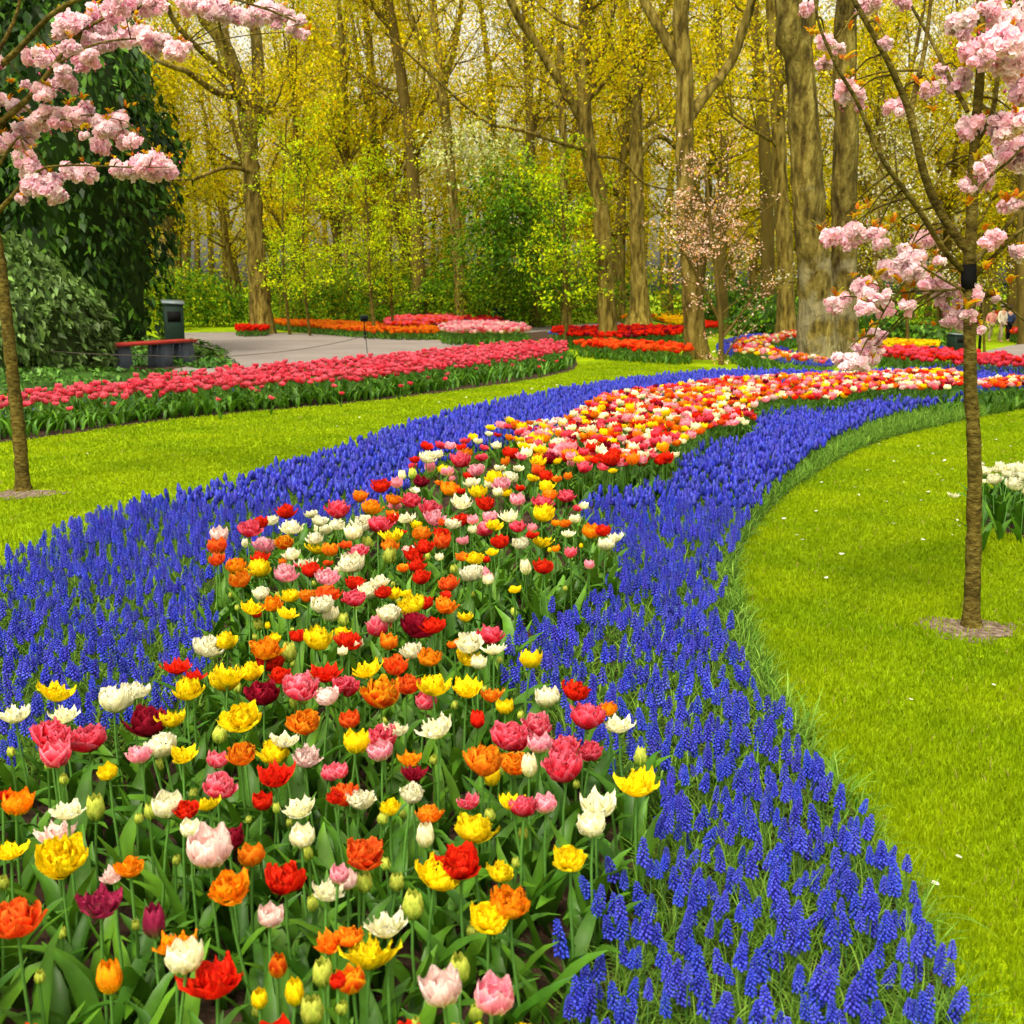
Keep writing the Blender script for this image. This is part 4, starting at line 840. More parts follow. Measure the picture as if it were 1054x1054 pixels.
# young lime saplings
sap = [([(298, 332), (293, 290), (291, 240), (292, 180), (295, 125)], 41, 1.7, 'left one of the two lime green saplings beside the forked tree'), ([(319, 334), (314, 300), (312, 240), (314, 190)], 40, 1.5, 'right one of the two lime green saplings beside the forked tree'),
       ([(386, 338), (381, 295), (379, 240), (376, 180)], 39, 1.9, 'lime green sapling rising from the orange tulips'), ([(405, 336), (402, 290), (403, 240), (407, 190)], 41, 1.8, 'lime green sapling just left of the coral red tulips')]
for i, (pth, Y, r, lb) in enumerate(sap):
    px_tree('young_tree', lb, pth, Y, r, nb=26, bl=1.7, seed=50 + i, crown_from=.22, cols=LIME, leaf=(6, .14, .10), lev=1, mat=M_barkyoung, flare=1.1, sides=6, lf_k=4)
px_tree('young_tree', 'bushy green young tree at the end of the deep pink tulip bed', [(583, 357), (583, 320), (582, 280), (580, 230), (577, 195)], 31, 2.6, nb=28, bl=1.7, seed=60, crown_from=.28, cols=LIME + [lin(80, 130, 20)], leaf=(7, .16, .105), lev=1, mat=M_barkyoung, flare=1.1, sides=6, lf_k=5)
# flowering trees
PEACH = [lin(245, 200, 180), lin(238, 180, 165), lin(250, 220, 205), lin(205, 150, 80)]
def blossom_tree(name, label, path, Y, r, limbs, cols, seed, nb=14, bl=1.2, leaf=(12, .12, .05), lfk=4, lev=1, cf=.3, extra=None):
    e = px_tree(name, label, path, Y, r, limbs=limbs, nb=nb, bl=bl, seed=seed, crown_from=cf, cols=cols, leaf=leaf, lev=lev, mat=M_barkdark, flare=1.15, sides=7, lf_k=lfk)
    for c in e.children:
        if c.name.startswith('crown'): c.data.materials[0] = M_bloss
    return e
blossom_tree('flowering_tree', 'small tree covered in peach pink blossom beside the hollow-footed trunk', [(742, 381), (742, 340), (738, 290), (732, 240), (728, 190), (724, 160)], 24.2, 2.8,
             [([(742, 350, 0), (765, 320, .3), (785, 285, .6)], 1.6), ([(740, 330, 0), (720, 290, -.2), (705, 262, -.5), (690, 258, -.7)], 1.6), ([(738, 290, 0), (765, 240, .2), (800, 205, .3)], 1.4), ([(735, 270, 0), (745, 210, .2), (752, 170, .3)], 1.3), ([(743, 372, 0), (757, 350, -.1), (768, 335, -.2)], 1.2), ([(735, 260, 0), (710, 220, .2), (690, 205, .3)], 1.2)], PEACH, 70, nb=22, bl=1.4, leaf=(5, .08, .062), lfk=5)
WHB = [lin(245, 240, 225), lin(235, 225, 205), lin(190, 180, 60), lin(165, 160, 35), lin(150, 150, 30)]
blossom_tree('flowering_tree', 'slim-stemmed tree with sparse white blossom before the dark rhododendrons', [(934, 362), (934, 330), (933, 300), (930, 260), (925, 200), (920, 140)], 28, 1.8,
             [([(933, 320, 0), (900, 295, -.5), (850, 288, -1), (800, 292, -1.2)], 1.6), ([(932, 290, 0), (890, 250, 0), (850, 215, 0)], 1.6), ([(932, 290, 0), (975, 245, 0), (1020, 200, 0)], 1.6), ([(933, 315, 0), (985, 290, .5), (1040, 290, 1)], 1.5), ([(926, 210, 0), (900, 160, 0), (890, 110, 0)], 1.2), ([(926, 210, 0), (960, 150, 0), (985, 110, 0)], 1.2)], WHB, 71, nb=24, bl=1.6, leaf=(7, .14, .075), lfk=5)
g = np.random.default_rng(5)

def shrub(name, label, c, rad, n, leaf, cols, mat=M_ever, seed=0, core=True, droop=.5, lump=.18, group=None, cat='shrub', asp=.45, shell=.25):
    g = np.random.default_rng(seed); c = np.array(c, float); rad = np.array(rad, float)
    ph = g.uniform(0, 6.28, 6)
    lump2 = lump * .8
    def rr(d):
        a = np.arctan2(d[:, 1], d[:, 0]); z = d[:, 2]
        return 1 + lump * (np.sin(3 * a + ph[0] + 2 * z) * .5 + np.sin(5 * a + ph[1] - 4 * z) * .35 + np.sin(7 * z + ph[2] + a) * .4 + 0.25 * np.sin(11 * a + 9 * z + ph[3])) + lump2 * .5 * np.sin(13 * z + 3 * a + ph[4]) * np.sin(9 * a - 6 * z + ph[5])
    d = g.normal(0, 1, (n, 3)); d[:, 2] = np.abs(d[:, 2]) * g.choice([1, 1, -.6], n); d /= np.linalg.norm(d, axis=1)[:, None]
    k = rr(d) * (1 - shell * g.random(n) ** 1.6) * np.where(g.random(n) < .08, 1 + .12 * g.random(n), 1); P = c + d * rad * k[:, None]
    gz = ground_z(P[:, 0], P[:, 1]); gap = np.sin(P[:, 0] * 4.1 + ph[0]) * np.sin(P[:, 2] * 3.3 + ph[1] + P[:, 0]) + .5 * np.sin(P[:, 2] * 7 + P[:, 1] * 5); keep = (P[:, 2] > gz + .03) & ~((gap < -.45) & (g.random(len(P)) < .7)); P, d = P[keep], d[keep]; n = len(P)
    tp = np.array([(-.5, 0, 0), (-.1, -asp / 2, .05), (.5, 0, -.05), (-.1, asp / 2, .05)])
    az = np.arctan2(d[:, 1], d[:, 0]) + g.normal(0, .7, n)
    M = rotz(az) @ tiltm(droop + g.normal(0, .45, n), np.zeros(n)) @ tiltm(g.normal(0, .5, n), np.full(n, PI / 2))
    cols = np.asarray(cols); s = leaf * g.uniform(.55, 1.5, n)
    cl = .8 + .35 * (np.sin(P[:, 0] * 2.3 + ph[4]) * np.sin(P[:, 2] * 2.9 + ph[5]) * .5 + .5)
    cc = cols[g.integers(0, len(cols), n)] * g.normal(1, .18, (n, 1)) * cl[:, None]
    L = inst(piece(tp, [(0, 1, 2, 3)]), M * s[:, None, None], P, np.clip(cc, .003, 1))
    base = np.array([c[0], c[1], float(ground_z(c[0], c[1]))]); e = empty(name, base); tag(e, label, cat, group)
    make('foliage', xf(L, P=-base), mat, e, smooth=False)
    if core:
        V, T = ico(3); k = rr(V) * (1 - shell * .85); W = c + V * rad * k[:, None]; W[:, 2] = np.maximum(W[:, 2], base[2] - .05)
        tw = piece(W - base, None, T, np.array(cols).mean(0) * .5); make('shade_core', tw, mat, e)  # solid core added inside the foliage, inner shade put into its darkened colour
    return e
LAUR = [lin(75, 102, 38), lin(92, 120, 52), lin(112, 138, 78), lin(58, 84, 28)]
# big evergreen at the left, its dense layers reaching beyond the frame
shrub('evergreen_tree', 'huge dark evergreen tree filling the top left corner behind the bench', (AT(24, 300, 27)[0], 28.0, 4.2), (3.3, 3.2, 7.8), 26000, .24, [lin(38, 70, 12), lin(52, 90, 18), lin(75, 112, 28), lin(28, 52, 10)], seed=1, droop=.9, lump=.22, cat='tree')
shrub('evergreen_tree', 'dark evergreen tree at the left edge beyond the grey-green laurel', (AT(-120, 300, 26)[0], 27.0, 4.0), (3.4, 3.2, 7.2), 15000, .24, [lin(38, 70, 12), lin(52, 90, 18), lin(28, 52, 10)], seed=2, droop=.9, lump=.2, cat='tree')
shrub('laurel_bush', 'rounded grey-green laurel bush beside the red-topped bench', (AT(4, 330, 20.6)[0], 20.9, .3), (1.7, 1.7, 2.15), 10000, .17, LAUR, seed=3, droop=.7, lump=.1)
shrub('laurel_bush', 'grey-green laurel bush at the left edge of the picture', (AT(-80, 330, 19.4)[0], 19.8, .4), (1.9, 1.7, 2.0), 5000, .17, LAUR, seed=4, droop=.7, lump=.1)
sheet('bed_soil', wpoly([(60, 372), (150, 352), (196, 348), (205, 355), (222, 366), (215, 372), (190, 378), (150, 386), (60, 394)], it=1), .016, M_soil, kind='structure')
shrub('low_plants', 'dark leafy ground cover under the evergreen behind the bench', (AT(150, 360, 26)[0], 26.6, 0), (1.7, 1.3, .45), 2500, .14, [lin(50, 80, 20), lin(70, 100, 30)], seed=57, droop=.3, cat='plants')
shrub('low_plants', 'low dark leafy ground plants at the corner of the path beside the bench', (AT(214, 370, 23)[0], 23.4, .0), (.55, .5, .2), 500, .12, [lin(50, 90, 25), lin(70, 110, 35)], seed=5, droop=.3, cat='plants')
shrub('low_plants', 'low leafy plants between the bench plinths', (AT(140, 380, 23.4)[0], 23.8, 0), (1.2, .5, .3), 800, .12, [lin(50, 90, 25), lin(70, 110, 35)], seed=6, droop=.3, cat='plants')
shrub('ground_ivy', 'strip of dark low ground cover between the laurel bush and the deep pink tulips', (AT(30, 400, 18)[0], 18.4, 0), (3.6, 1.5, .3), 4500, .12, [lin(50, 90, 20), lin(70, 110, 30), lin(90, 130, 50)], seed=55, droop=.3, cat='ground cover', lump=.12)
WS = [lin(45, 80, 18), lin(60, 100, 22), lin(80, 120, 28), lin(205, 215, 160)]
shrub('flowering_shrub', 'dense dark green shrub tree with cream blossom on its crown beside the leaning trunk', (AT(530, 250, 44)[0], 46, 3.1), (2.5, 2.2, 3.3), 15000, .16, [lin(60, 100, 14), lin(85, 128, 18), lin(125, 160, 28), lin(45, 80, 12)], mat=M_fol, seed=7, droop=.4, lump=.32, shell=.6, core=False)
shrub('flowering_shrub', 'pale cream blossoming crown standing high behind the dark green shrub', (AT(490, 130, 50)[0], 50, 7.0), (2.6, 2, 2.0), 2600, .17, [lin(190, 195, 120), lin(150, 165, 60), lin(215, 220, 165)], mat=M_fol, seed=8, droop=.4, core=False, shell=.7)
shrub('rhododendron', 'dark green rhododendron behind the second winding bed', (AT(800, 330, 42)[0], 42, .3), (1.7, 1.3, 1.1), 2500, .2, DARK, seed=9)
shrub('rhododendron', 'dark green rhododendron just right of the massive twin trunks', (AT(905, 330, 34)[0], 35, .2), (1.35, 1.2, 1.1), 3000, .17, DARK, seed=10)
shrub('rhododendron', 'dark green rhododendron behind the slim cherry trunk', (AT(975, 345, 32)[0], 33.5, -.1), (.9, .9, .8), 1500, .17, DARK, seed=11)
shrub('rhododendron', 'dark bush in the distance right of the far yellow tulips', (AT(760, 320, 55)[0], 56, .4), (2.0, 1.5, 1.5), 1500, .25, DARK, seed=12)
# undergrowth along the wood edge: single bushes
ub = [(190, 50, 2.2), (225, 52, 1.8), (335, 50, 2.0), (365, 54, 2.6), (425, 56, 2.4), (445, 52, 2.2), (500, 50, 2.2), (545, 50, 2.6), (565, 54, 2.0), (600, 56, 2.4), (150, 46, 2.6), (300, 57, 3.0), (400, 60, 3.4), (470, 60, 3.2)]
ubl = ['just right of the tall green bin', 'left of the wide forked tree', 'right of the two lime saplings', 'behind the single lime sapling', 'behind the coral tulips', 'left of the leaning trunk', 'right of the leaning trunk', 'behind the light pink tulips',
       'left of the bushy young tree', 'behind the bushy young tree', 'behind the dark evergreen', 'deep in the wood behind the lime saplings', 'deep in the wood behind the orange tulips', 'deep in the wood behind the dark red tulips']
for i, (a, Y, h) in enumerate(ub):
    cs = DARK + ([lin(130, 160, 15), lin(110, 145, 15)] if i % 2 else [lin(165, 165, 15), lin(140, 150, 15)])
    shrub('undergrowth_bush', 'dark green bush at the wood edge ' + ubl[i], (AT(a, 320, Y)[0], Y, h * .3), (rnd.uniform(1.6, 2.3), 1.5, h * rnd.uniform(.8, 1.1)), 4200, .17, cs, mat=M_fol, seed=100 + i, lump=.3, shell=.65, core=False, group='bushes along the edge of the wood')
# background wood: five kinds of tall trees, copied
def wood_proto(seed):
    g = np.random.default_rng(seed); ps = []; tips = []
    H = g.uniform(15, 19); P = [np.array([0, 0, -.1])]; d = np.array([g.normal(0, .05), g.normal(0, .05), 1.])
    for i in range(8): d = d + g.normal(0, .05, 3); d /= np.linalg.norm(d); P.append(P[-1] + d * H / 8)
    P = np.array(P); rb = g.uniform(.19, .28); rr = rb * np.linspace(1.1, .2, 9); ps.append(tube(P, rr, 7))
    if seed % 2:
        i = 3; branch(ps, tips, P[i], np.array([g.uniform(-.5, .5), g.uniform(-.5, .5), 1.]), H * .5, rr[i] * .7, 2, g, wig=.1)
    for k in range(24):
        i = int(g.uniform(2.0, 8.9)); az = g.uniform(0, 6.28); el = g.uniform(.2, 1.1)
        branch(ps, tips, P[min(i, 8)], [math.cos(az) * math.cos(el), math.sin(az) * math.cos(el), math.sin(el)], g.uniform(2.2, 3.8), max(rr[min(i, 8)] * .4, .03), 2, g, split=(2, 3))
    return merge(ps), leafcloud(onpath(tips, 3, g, .1), 15, .5, .165, GOLD if seed % 3 else GOLD + OLIVE, g)
protos = []
for s_ in range(5):
    tr, cr = wood_proto(201 + s_)
    protos.append((tr, cr))
pm = []
for i, (tr, cr) in enumerate(protos):
    a = make('trunk', tr, M_bark if i % 2 else M_barkdark); b = make('crown', cr, M_fol); pm.append((a.data, b.data)); bpy.data.objects.remove(a); bpy.data.objects.remove(b)
spots = []
for row, (Y, n) in enumerate([(56, 12), (66, 15), (78, 18), (92, 20)]):
    for k in range(n):
        px_ = 60 + (1100 - 60) * (k + rnd.uniform(.1, .9)) / n; yy = Y + rnd.uniform(-4, 4)
        if 662 < px_ < 702 and rnd.random() < .85: continue
        if 700 < px_ < 1054 and row in (0,) and rnd.random() < .4: continue
        spots.append((AT(px_, 300, yy)[0], yy))
for i, (x_, y_) in enumerate(spots):
    e = empty('woodland_tree', (x_, y_, float(ground_z(x_, y_))), (0, 0, rnd.uniform(0, 6.28))); s_ = rnd.uniform(.85, 1.2); e.scale = (s_, s_, s_ * rnd.uniform(.95, 1.15))
    tag(e, 'tall woodland tree with sparse golden spring leaves deep in the wood behind the lawns', 'tree', 'trees deep in the background wood')
    a, b = pm[i % 5]; link('trunk', a, e); link('crown', b, e)
# far wood closing the view, one mass
g = np.random.default_rng(77); N = 2600
cx = g.uniform(-75, 75, N); cy = g.uniform(98, 125, N); cz_ = g.uniform(0, 1, N) ** 1.7 * 19 - 1
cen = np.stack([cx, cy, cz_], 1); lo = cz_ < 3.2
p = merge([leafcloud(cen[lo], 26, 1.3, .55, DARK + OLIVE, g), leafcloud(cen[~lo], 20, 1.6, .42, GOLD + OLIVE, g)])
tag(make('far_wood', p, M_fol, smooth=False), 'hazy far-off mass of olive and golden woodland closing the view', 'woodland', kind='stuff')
tk = []
for k in range(70):
    x_, y_ = g.uniform(-65, 65), g.uniform(98, 125); tk.append(tube([(x_, y_, -1.2), (x_ + g.normal(0, .3), y_, 8), (x_ + g.normal(0, .8), y_, 18)], [.35, .28, .12], 5))
tag(make('far_trunks', merge(tk), M_barkdark), 'distant bare trunks standing among the far-off woodland mass', 'woodland', kind='stuff')

# ------------------------------------------------------------------ the two pink cherries in front
BW, BP, BD = lin(255, 240, 243), lin(252, 212, 224), lin(240, 130, 170)
def pompom(g):
    ps = []; dp = g.uniform(0, 1)
    for i in range(22):
        z = 1 - 2 * (i + .5) / 22; a = i * 2.4 + g.uniform(-.3, .3); d = np.array([math.cos(a) * math.sqrt(1 - z * z), math.sin(a) * math.sqrt(1 - z * z), z])
        up = np.cross(d, [.3, .2, 1.]); up /= np.linalg.norm(up) + 1e-9; sd = np.cross(d, up); c = d * g.uniform(.35, .8)
        n = d * .8 + g.normal(0, .35, 3); t1 = np.cross(n, sd); t1 /= np.linalg.norm(t1) + 1e-9; t2 = np.cross(n, t1); t2 /= np.linalg.norm(t2) + 1e-9
        s = g.uniform(.38, .62); V = []
        for iu in (-1, 0, 1):
            for iv in (-1, 0, 1):
                V.append(c + t1 * iu * s * (1 - .25 * abs(iv)) + t2 * iv * s * (1 - .25 * abs(iu)) + d * (.28 * (iu * iu + iv * iv) * s + g.normal(0, .07)))
        k = g.uniform(0, 1); cc = BW * k + BP * (1 - k); inner = BP * .75 + BD * .25
        C = [inner if (j == 4) else cc * g.uniform(.95, 1.03) for j in range(9)]
        ps.append(piece(V, grid_q(2, 2), None, np.array(C)))
    return merge(ps)
def cluster(g, n=14):
    pp = [pompom(g) for _ in range(4)]; ps = []
    for i in range(n):
        d = g.normal(0, 1, 3); d /= np.linalg.norm(d); c = d * np.array([.37, .37, .28]) * g.uniform(.5, 1) ** .5
        M = (rotz(g.uniform(0, 6.28)) @ tiltm(g.uniform(0, 3), g.uniform(0, 6))) * g.uniform(.14, .19)
        t = g.uniform(.92, 1.04); pk = g.random() < .22
        ps.append(xf(pp[i % 4], M, c, (1 * t, (.86 if pk else 1) * t, (.93 if pk else 1) * t)))
    for i in range(5):
        d = g.normal(0, 1, 3); d /= np.linalg.norm(d); V, T = OC_V * np.array([.035, .035, .06]), OC_T
        ps.append(piece(V + d * np.array([.5, .5, .4]), None, T, BD * .8))
    return merge(ps)
cg = np.random.default_rng(9)
CL = [shared(('clus', i), cluster(cg, 9 + 2 * (i % 4)), M_bloss, 'blossom_cluster') for i in range(8)]
BRZ = [lin(200, 130, 20), lin(190, 165, 20), lin(205, 170, 25), lin(160, 155, 25), lin(190, 105, 20)]
def ltuft(g, n=6):
    ps = []
    for i in range(n):
        c = BRZ[g.integers(0, 5)]; lf = tleaf(1.0, .38, .5, .9, .3, .2, 4, 2, g.uniform(0, 6.28), g, c); ps.append(xf(lf, tiltm(g.uniform(-.3, .6), g.uniform(0, 6)), g.normal(0, .12, 3)))
    return merge(ps)
TFT = [shared(('ltuft', i), ltuft(cg, 5 + i), M_fol, 'leaf_tuft') for i in range(4)]
def cherry(label, Y, stems, clusters, tufts, twig_to=True, seed=1, ybase=0):
    g = np.random.default_rng(seed); ps = []; pts = []
    b = AT(*stems[0][0][0][:2], Y); e = empty('cherry_tree', (b[0], b[1], 0)); off = -np.array([b[0], b[1], 0])
    for pth, r0, r1 in stems:
        P = [AT(a, c, Y + dy) for a, c, dy in pth]
        if pth[0] is stems[0][0][0]: P[0][2] = -.03
        P = spline(P, 5); P, q = polyres(P, .05); r = r0 * (1 - q) + r1 * q
        if pth[0] is stems[0][0][0]: h = P[:, 2]; r = r * (1 + .35 * np.exp(-h / .06)) * (1 + .05 * np.sin(h * 37) + .04 * np.sin(h * 61 + 1))
        V = tube(P, r, 9); V[0][:] += g.normal(0, r0 * .03, V[0].shape); ps.append(V); pts.append(P)
    allp = np.concatenate(pts)
    cen = []
    for (a, c, s) in clusters:
        dy = g.uniform(-.35, .35); C = AT(a, c, Y + dy); sz = s * (Y + dy) / F
        o = link('blossom_cluster', CL[g.integers(0, 8)], e, C + off); o.scale = (sz * 1.02, sz * 1.02, sz * .98); o.rotation_euler = (g.uniform(-.4, .4), g.uniform(-.4, .4), g.uniform(0, 6.28)); cen.append(C)
        dd = np.linalg.norm((allp - (C + np.array([0, 0, .1]))) * np.array([1, 1, .8]), axis=1); q = allp[np.argmin(dd)]
        mid = (q + C) / 2 + np.array([0, 0, .04]); tw = spline([q, mid, C + np.array([0, 0, sz * .25])], 4); ps.append(tube(tw, np.linspace(.006, .0025, len(tw)), 5)); pts.append(tw)
        for k in range(2):
            if g.random() < .6:
                o = link('leaf_tuft', TFT[g.integers(0, 4)], e, C + off + np.array([g.normal(0, sz * .25), g.normal(0, .03), sz * g.uniform(.15, .5)])); t = g.uniform(.03, .06); o.scale = (t, t, t); o.rotation_euler = (0, 0, g.uniform(0, 6.28))
    for a, c in tufts:
        o = link('leaf_tuft', TFT[g.integers(0, 4)], e, AT(a, c, Y + g.uniform(-.2, .2)) + off); t = g.uniform(.03, .06); o.scale = (t, t, t); o.rotation_euler = (0, 0, g.uniform(0, 6.28))
    make('trunk', xf(merge(ps), P=off), M_barkyoung, e); tag(e, label, 'tree')
    return e
YR = G(1000, 645)[1]
RS = [([(1000, 645, 0), (1002, 560, 0), (1003, 470, 0), (999, 400, 0), (998, 330, 0), (997, 280, 0), (1000, 230, 0), (1001, 190, 0), (1004, 130, 0), (1010, 60, 0), (1008, -60, .05), (1012, -180, .1)], .038, .012),
      ([(997, 258, 0), (975, 230, 0), (955, 190, -.05), (942, 140, -.1), (936, 115, -.1), (915, 65, -.15), (893, 25, -.2), (870, -20, -.2), (850, -90, -.25)], .021, .007),
      ([(937, 118, -.1), (943, 90, 0), (952, 50, .05), (958, 0, .1), (962, -70, .15)], .013, .005),
      ([(990, 278, 0), (970, 255, -.1), (945, 215, -.2), (912, 170, -.3), (893, 130, -.3), (880, 100, -.35), (862, 70, -.4), (843, 25, -.4), (838, -10, -.4)], .014, .005),
      ([(996, 115, 0), (975, 75, .1), (955, 35, .2), (935, 0, .2), (915, -50, .3)], .010, .005), ([(1003, 150, 0), (1022, 115, .1), (1028, 75, .1), (1045, 30, .1), (1060, -20, .2)], .013, .006),
      ([(1002, 270, 0), (1025, 245, .1), (1054, 212, .2), (1090, 170, .3)], .013, .005), ([(1003, 285, 0), (1025, 262, -.1), (1054, 235, -.2), (1100, 210, -.3)], .012, .005),
      ([(995, 300, 0), (975, 290, -.1), (950, 275, -.2)], .007, .004), ([(940, 300, -.1), (920, 305, -.1), (905, 330, -.1), (900, 345, -.1)], .005, .003), ([(985, 298, 0), (940, 300, -.1)], .006, .004),
      ([(1008, 298, 0), (1030, 310, .1), (1060, 335, .2)], .008, .004), ([(1004, 200, 0), (1020, 180, .1), (1040, 165, .1), (1070, 130, .2)], .009, .004), ([(1002, 240, 0), (1012, 222, 0), (1022, 205, 0)], .006, .004), ([(958, 200, -.05), (985, 150, 0), (1004, 130, 0)], .004, .003)]
RC = [(831, 8, 20), (891, 3, 30), (928, 2, 22), (849, 44, 22), (862, 52, 18), (848, 66, 18), (866, 96, 30), (880, 104, 30), (872, 90, 22), (912, 45, 17), (920, 112, 24), (957, 92, 24), (985, 82, 34), (969, 72, 16), (990, 30, 42), (1004, 50, 34), (1016, 12, 38), (1030, 45, 48), (1043, 66, 46), (1045, 20, 44), (1010, 62, 28),
      (1004, 130, 36), (1030, 132, 38), (1046, 128, 36), (1046, 158, 44), (1007, 184, 34), (1014, 172, 28), (998, 190, 22), (1036, 213, 20), (1045, 210, 16), (1021, 247, 28), (1050, 260, 24),
      (858, 243, 28), (872, 243, 34), (887, 236, 32), (903, 240, 18), (908, 248, 22), (922, 276, 34), (936, 266, 38), (948, 248, 28), (940, 280, 28), (967, 267, 16), (888, 297, 30), (902, 302, 34), (862, 312, 28), (890, 318, 22), (910, 318, 24), (934, 318, 24),
      (958, 292, 30), (972, 304, 32), (980, 316, 26), (998, 302, 32), (985, 330, 32), (998, 326, 20), (1006, 338, 16), (902, 346, 24), (888, 356, 26), (902, 362, 22), (868, 372, 26), (884, 374, 28), (895, 368, 24), (1060, 90, 46), (1075, 140, 50), (1070, 20, 50), (1025, 308, 11)]
RT = [(885, 215), (895, 212), (845, 238), (918, 228), (925, 232), (895, 290), (905, 283), (938, 295), (960, 285), (980, 280), (985, 318), (992, 285), (875, 30), (905, 25), (900, 35), (1002, 20), (1015, 118), (870, 60), (1005, 160), (960, 115), (998, 210), (925, 290), (1015, 275), (1040, 290), (1030, 30)]
ct = cherry('slim cherry tree with pink double blossom and a dark tie, on the right lawn', YR, RS, RC, RT, seed=4)
p0 = AT(997, 292, YR); cb = np.array([AT(1000, 645, YR)[0], AT(1000, 645, YR)[1], 0])
make('tree_tie', xf(tube([AT(997.5, 297, YR), AT(997.3, 285, YR), AT(997, 272, YR)], [.033, .034, .033], 12, True), P=-cb), M_black, ct)
YLt = G(24, 505)[1]
LS = [([(24, 506, 0), (20, 450, 0), (13, 385, 0), (6, 320, 0), (-1, 262, 0), (-10, 215, 0), (-22, 150, 0), (-30, 60, 0), (-28, -60, 0)], .054, .03),
      ([(-8, 225, 0), (10, 205, -.1), (30, 182, -.2), (48, 172, -.3)], .022, .008), ([(-20, 160, 0), (0, 128, 0), (25, 105, 0), (45, 82, 0), (75, 42, .1), (105, 20, .2), (140, 12, .3)], .028, .008), ([(-25, 110, 0), (-5, 60, 0), (15, 20, 0), (25, -20, 0)], .02, .01),
      ([(-25, 90, 0), (20, 50, -.3), (60, 10, -.5), (120, -12, -.6), (200, -10, -.7), (270, 8, -.7), (305, 22, -.7)], .025, .006), ([(25, 110, 0), (50, 125, 0), (90, 118, 0), (130, 125, 0)], .010, .004), ([(45, 172, -.3), (80, 170, -.3), (130, 172, -.3), (175, 172, -.3)], .009, .004), ([(-10, 190, 0), (5, 160, 0), (20, 140, 0)], .014, .008),
      ([(60, 65, 0), (100, 45, 0), (150, 40, 0), (185, 50, 0)], .010, .004)]
LC = [(10, 145, 24), (0, 150, 24), (16, 110, 22), (26, 87, 13), (26, 134, 26), (36, 128, 24), (50, 123, 34), (27, 151, 24), (36, 60, 28), (52, 55, 24), (56, 78, 32), (64, 74, 26), (43, 96, 24), (50, 92, 20), (73, 90, 22), (82, 62, 26), (95, 62, 26), (70, 24, 28), (84, 26, 30), (64, 32, 24), (72, 50, 22), (98, 44, 28), (112, 38, 32), (100, 16, 32), (116, 12, 30), (135, 36, 32), (150, 38, 32), (165, 46, 32), (182, 52, 28), (190, 52, 20),
      (125, 4, 34), (145, 2, 36), (160, 3, 26), (192, 4, 28), (206, 6, 28), (226, 12, 32), (240, 16, 26), (260, 18, 28), (274, 12, 30), (289, 20, 30), (306, 28, 26), (312, 36, 16), (75, 118, 24), (88, 122, 32), (62, 126, 24), (106, 132, 30), (120, 130, 32), (122, 121, 22), (88, 110, 15), (128, 146, 22), (136, 145, 20), (101, 150, 26), (86, 138, 14), (25, 163, 26), (32, 176, 28), (36, 190, 28), (48, 196, 34), (58, 200, 24), (55, 182, 22), (22, 205, 15), (76, 176, 26), (88, 178, 26),
      (123, 174, 24), (135, 176, 26), (148, 170, 28), (160, 166, 26), (172, 174, 28), (158, 180, 22), (-20, 60, 40), (-30, 20, 40), (-15, 100, 36), (-40, 140, 40)]
LT = [(55, 40), (62, 25), (140, 15), (75, 160 - 56), (95, 108), (130, 110), (138, 108), (12, 85), (40, 48), (85, 165), (135, 160), (175, 162), (318, 20), (255, 8), (70, 35), (110, 170), (20, 95), (128, 30), (30, 60), (0, 125)]
cherry('leaning young cherry tree with pink double blossom on the left lawn', YLt, LS, LC, LT, seed=6)
# bare soil and litter at the feet of both cherries
for (a, b, r) in [(998, 648, .24), (26, 509, .27)]:
    c = G(a, b); th = np.linspace(0, 2 * PI, 28, endpoint=False); rr = r * (1 + .18 * np.sin(th * 3 + 1) + .12 * np.sin(th * 7))
    sheet('bare_soil', np.stack([c[0] + rr * np.cos(th), c[1] + rr * .8 * np.sin(th), 0 * th], 1), .005, M_mulch, kind='structure')

# ------------------------------------------------------------------ fallen petals
th = np.linspace(0, 2 * PI, 7)[:-1]; pv = np.concatenate([[[0, 0, .004]], np.stack([np.cos(th) * 1.0, np.sin(th) * .7, .25 + .12 * np.cos(th * 2 + .5)], 1)])
pt = piece(pv, None, [(0, 1 + k, 1 + (k + 1) % 6) for k in range(6)], lin(248, 240, 225)); pme = shared('fp', pt, M_petal, 'fallen_petal')
lawn_petals = [(1022, 712), (937, 727), (986, 892), (962, 920), (820, 555), (807, 538), (884, 513), (826, 560), (919, 543), (950, 560), (866, 575), (850, 600), (865, 590), (948, 519), (960, 470), (945, 462), (920, 478), (893, 487), (880, 505), (858, 520), (870, 470), (910, 452), (1025, 455), (1040, 462), (1010, 461), (972, 477), (965, 492), (980, 486), (970, 498), (985, 540),
               (980, 555), (986, 545), (1035, 545), (1048, 552), (700 + 50, 280 + 190), (937, 440), (905, 460), (845, 500), (350 + 20, 432), (480, 411), (515, 410), (560, 400), (573, 398), (548, 402), (452, 416), (347, 441), (90, 470), (955, 510), (930, 500), (912, 520), (840, 530), (1000, 620)]
for a, b in lawn_petals:
    P = G(a, b); o = link('fallen_petal', pme, None, P + np.array([0, 0, .028])); s = rnd.uniform(.008, .013) * (1 + .05 * P[1]); o.scale = (s, s, s * .8); o.rotation_euler = (rnd.uniform(-.4, .4), rnd.uniform(-.4, .4), rnd.uniform(0, 6.28))
    tag(o, 'tiny whitish petal fallen on the short grass of the lawn', 'petal', 'fallen petals on the lawns')

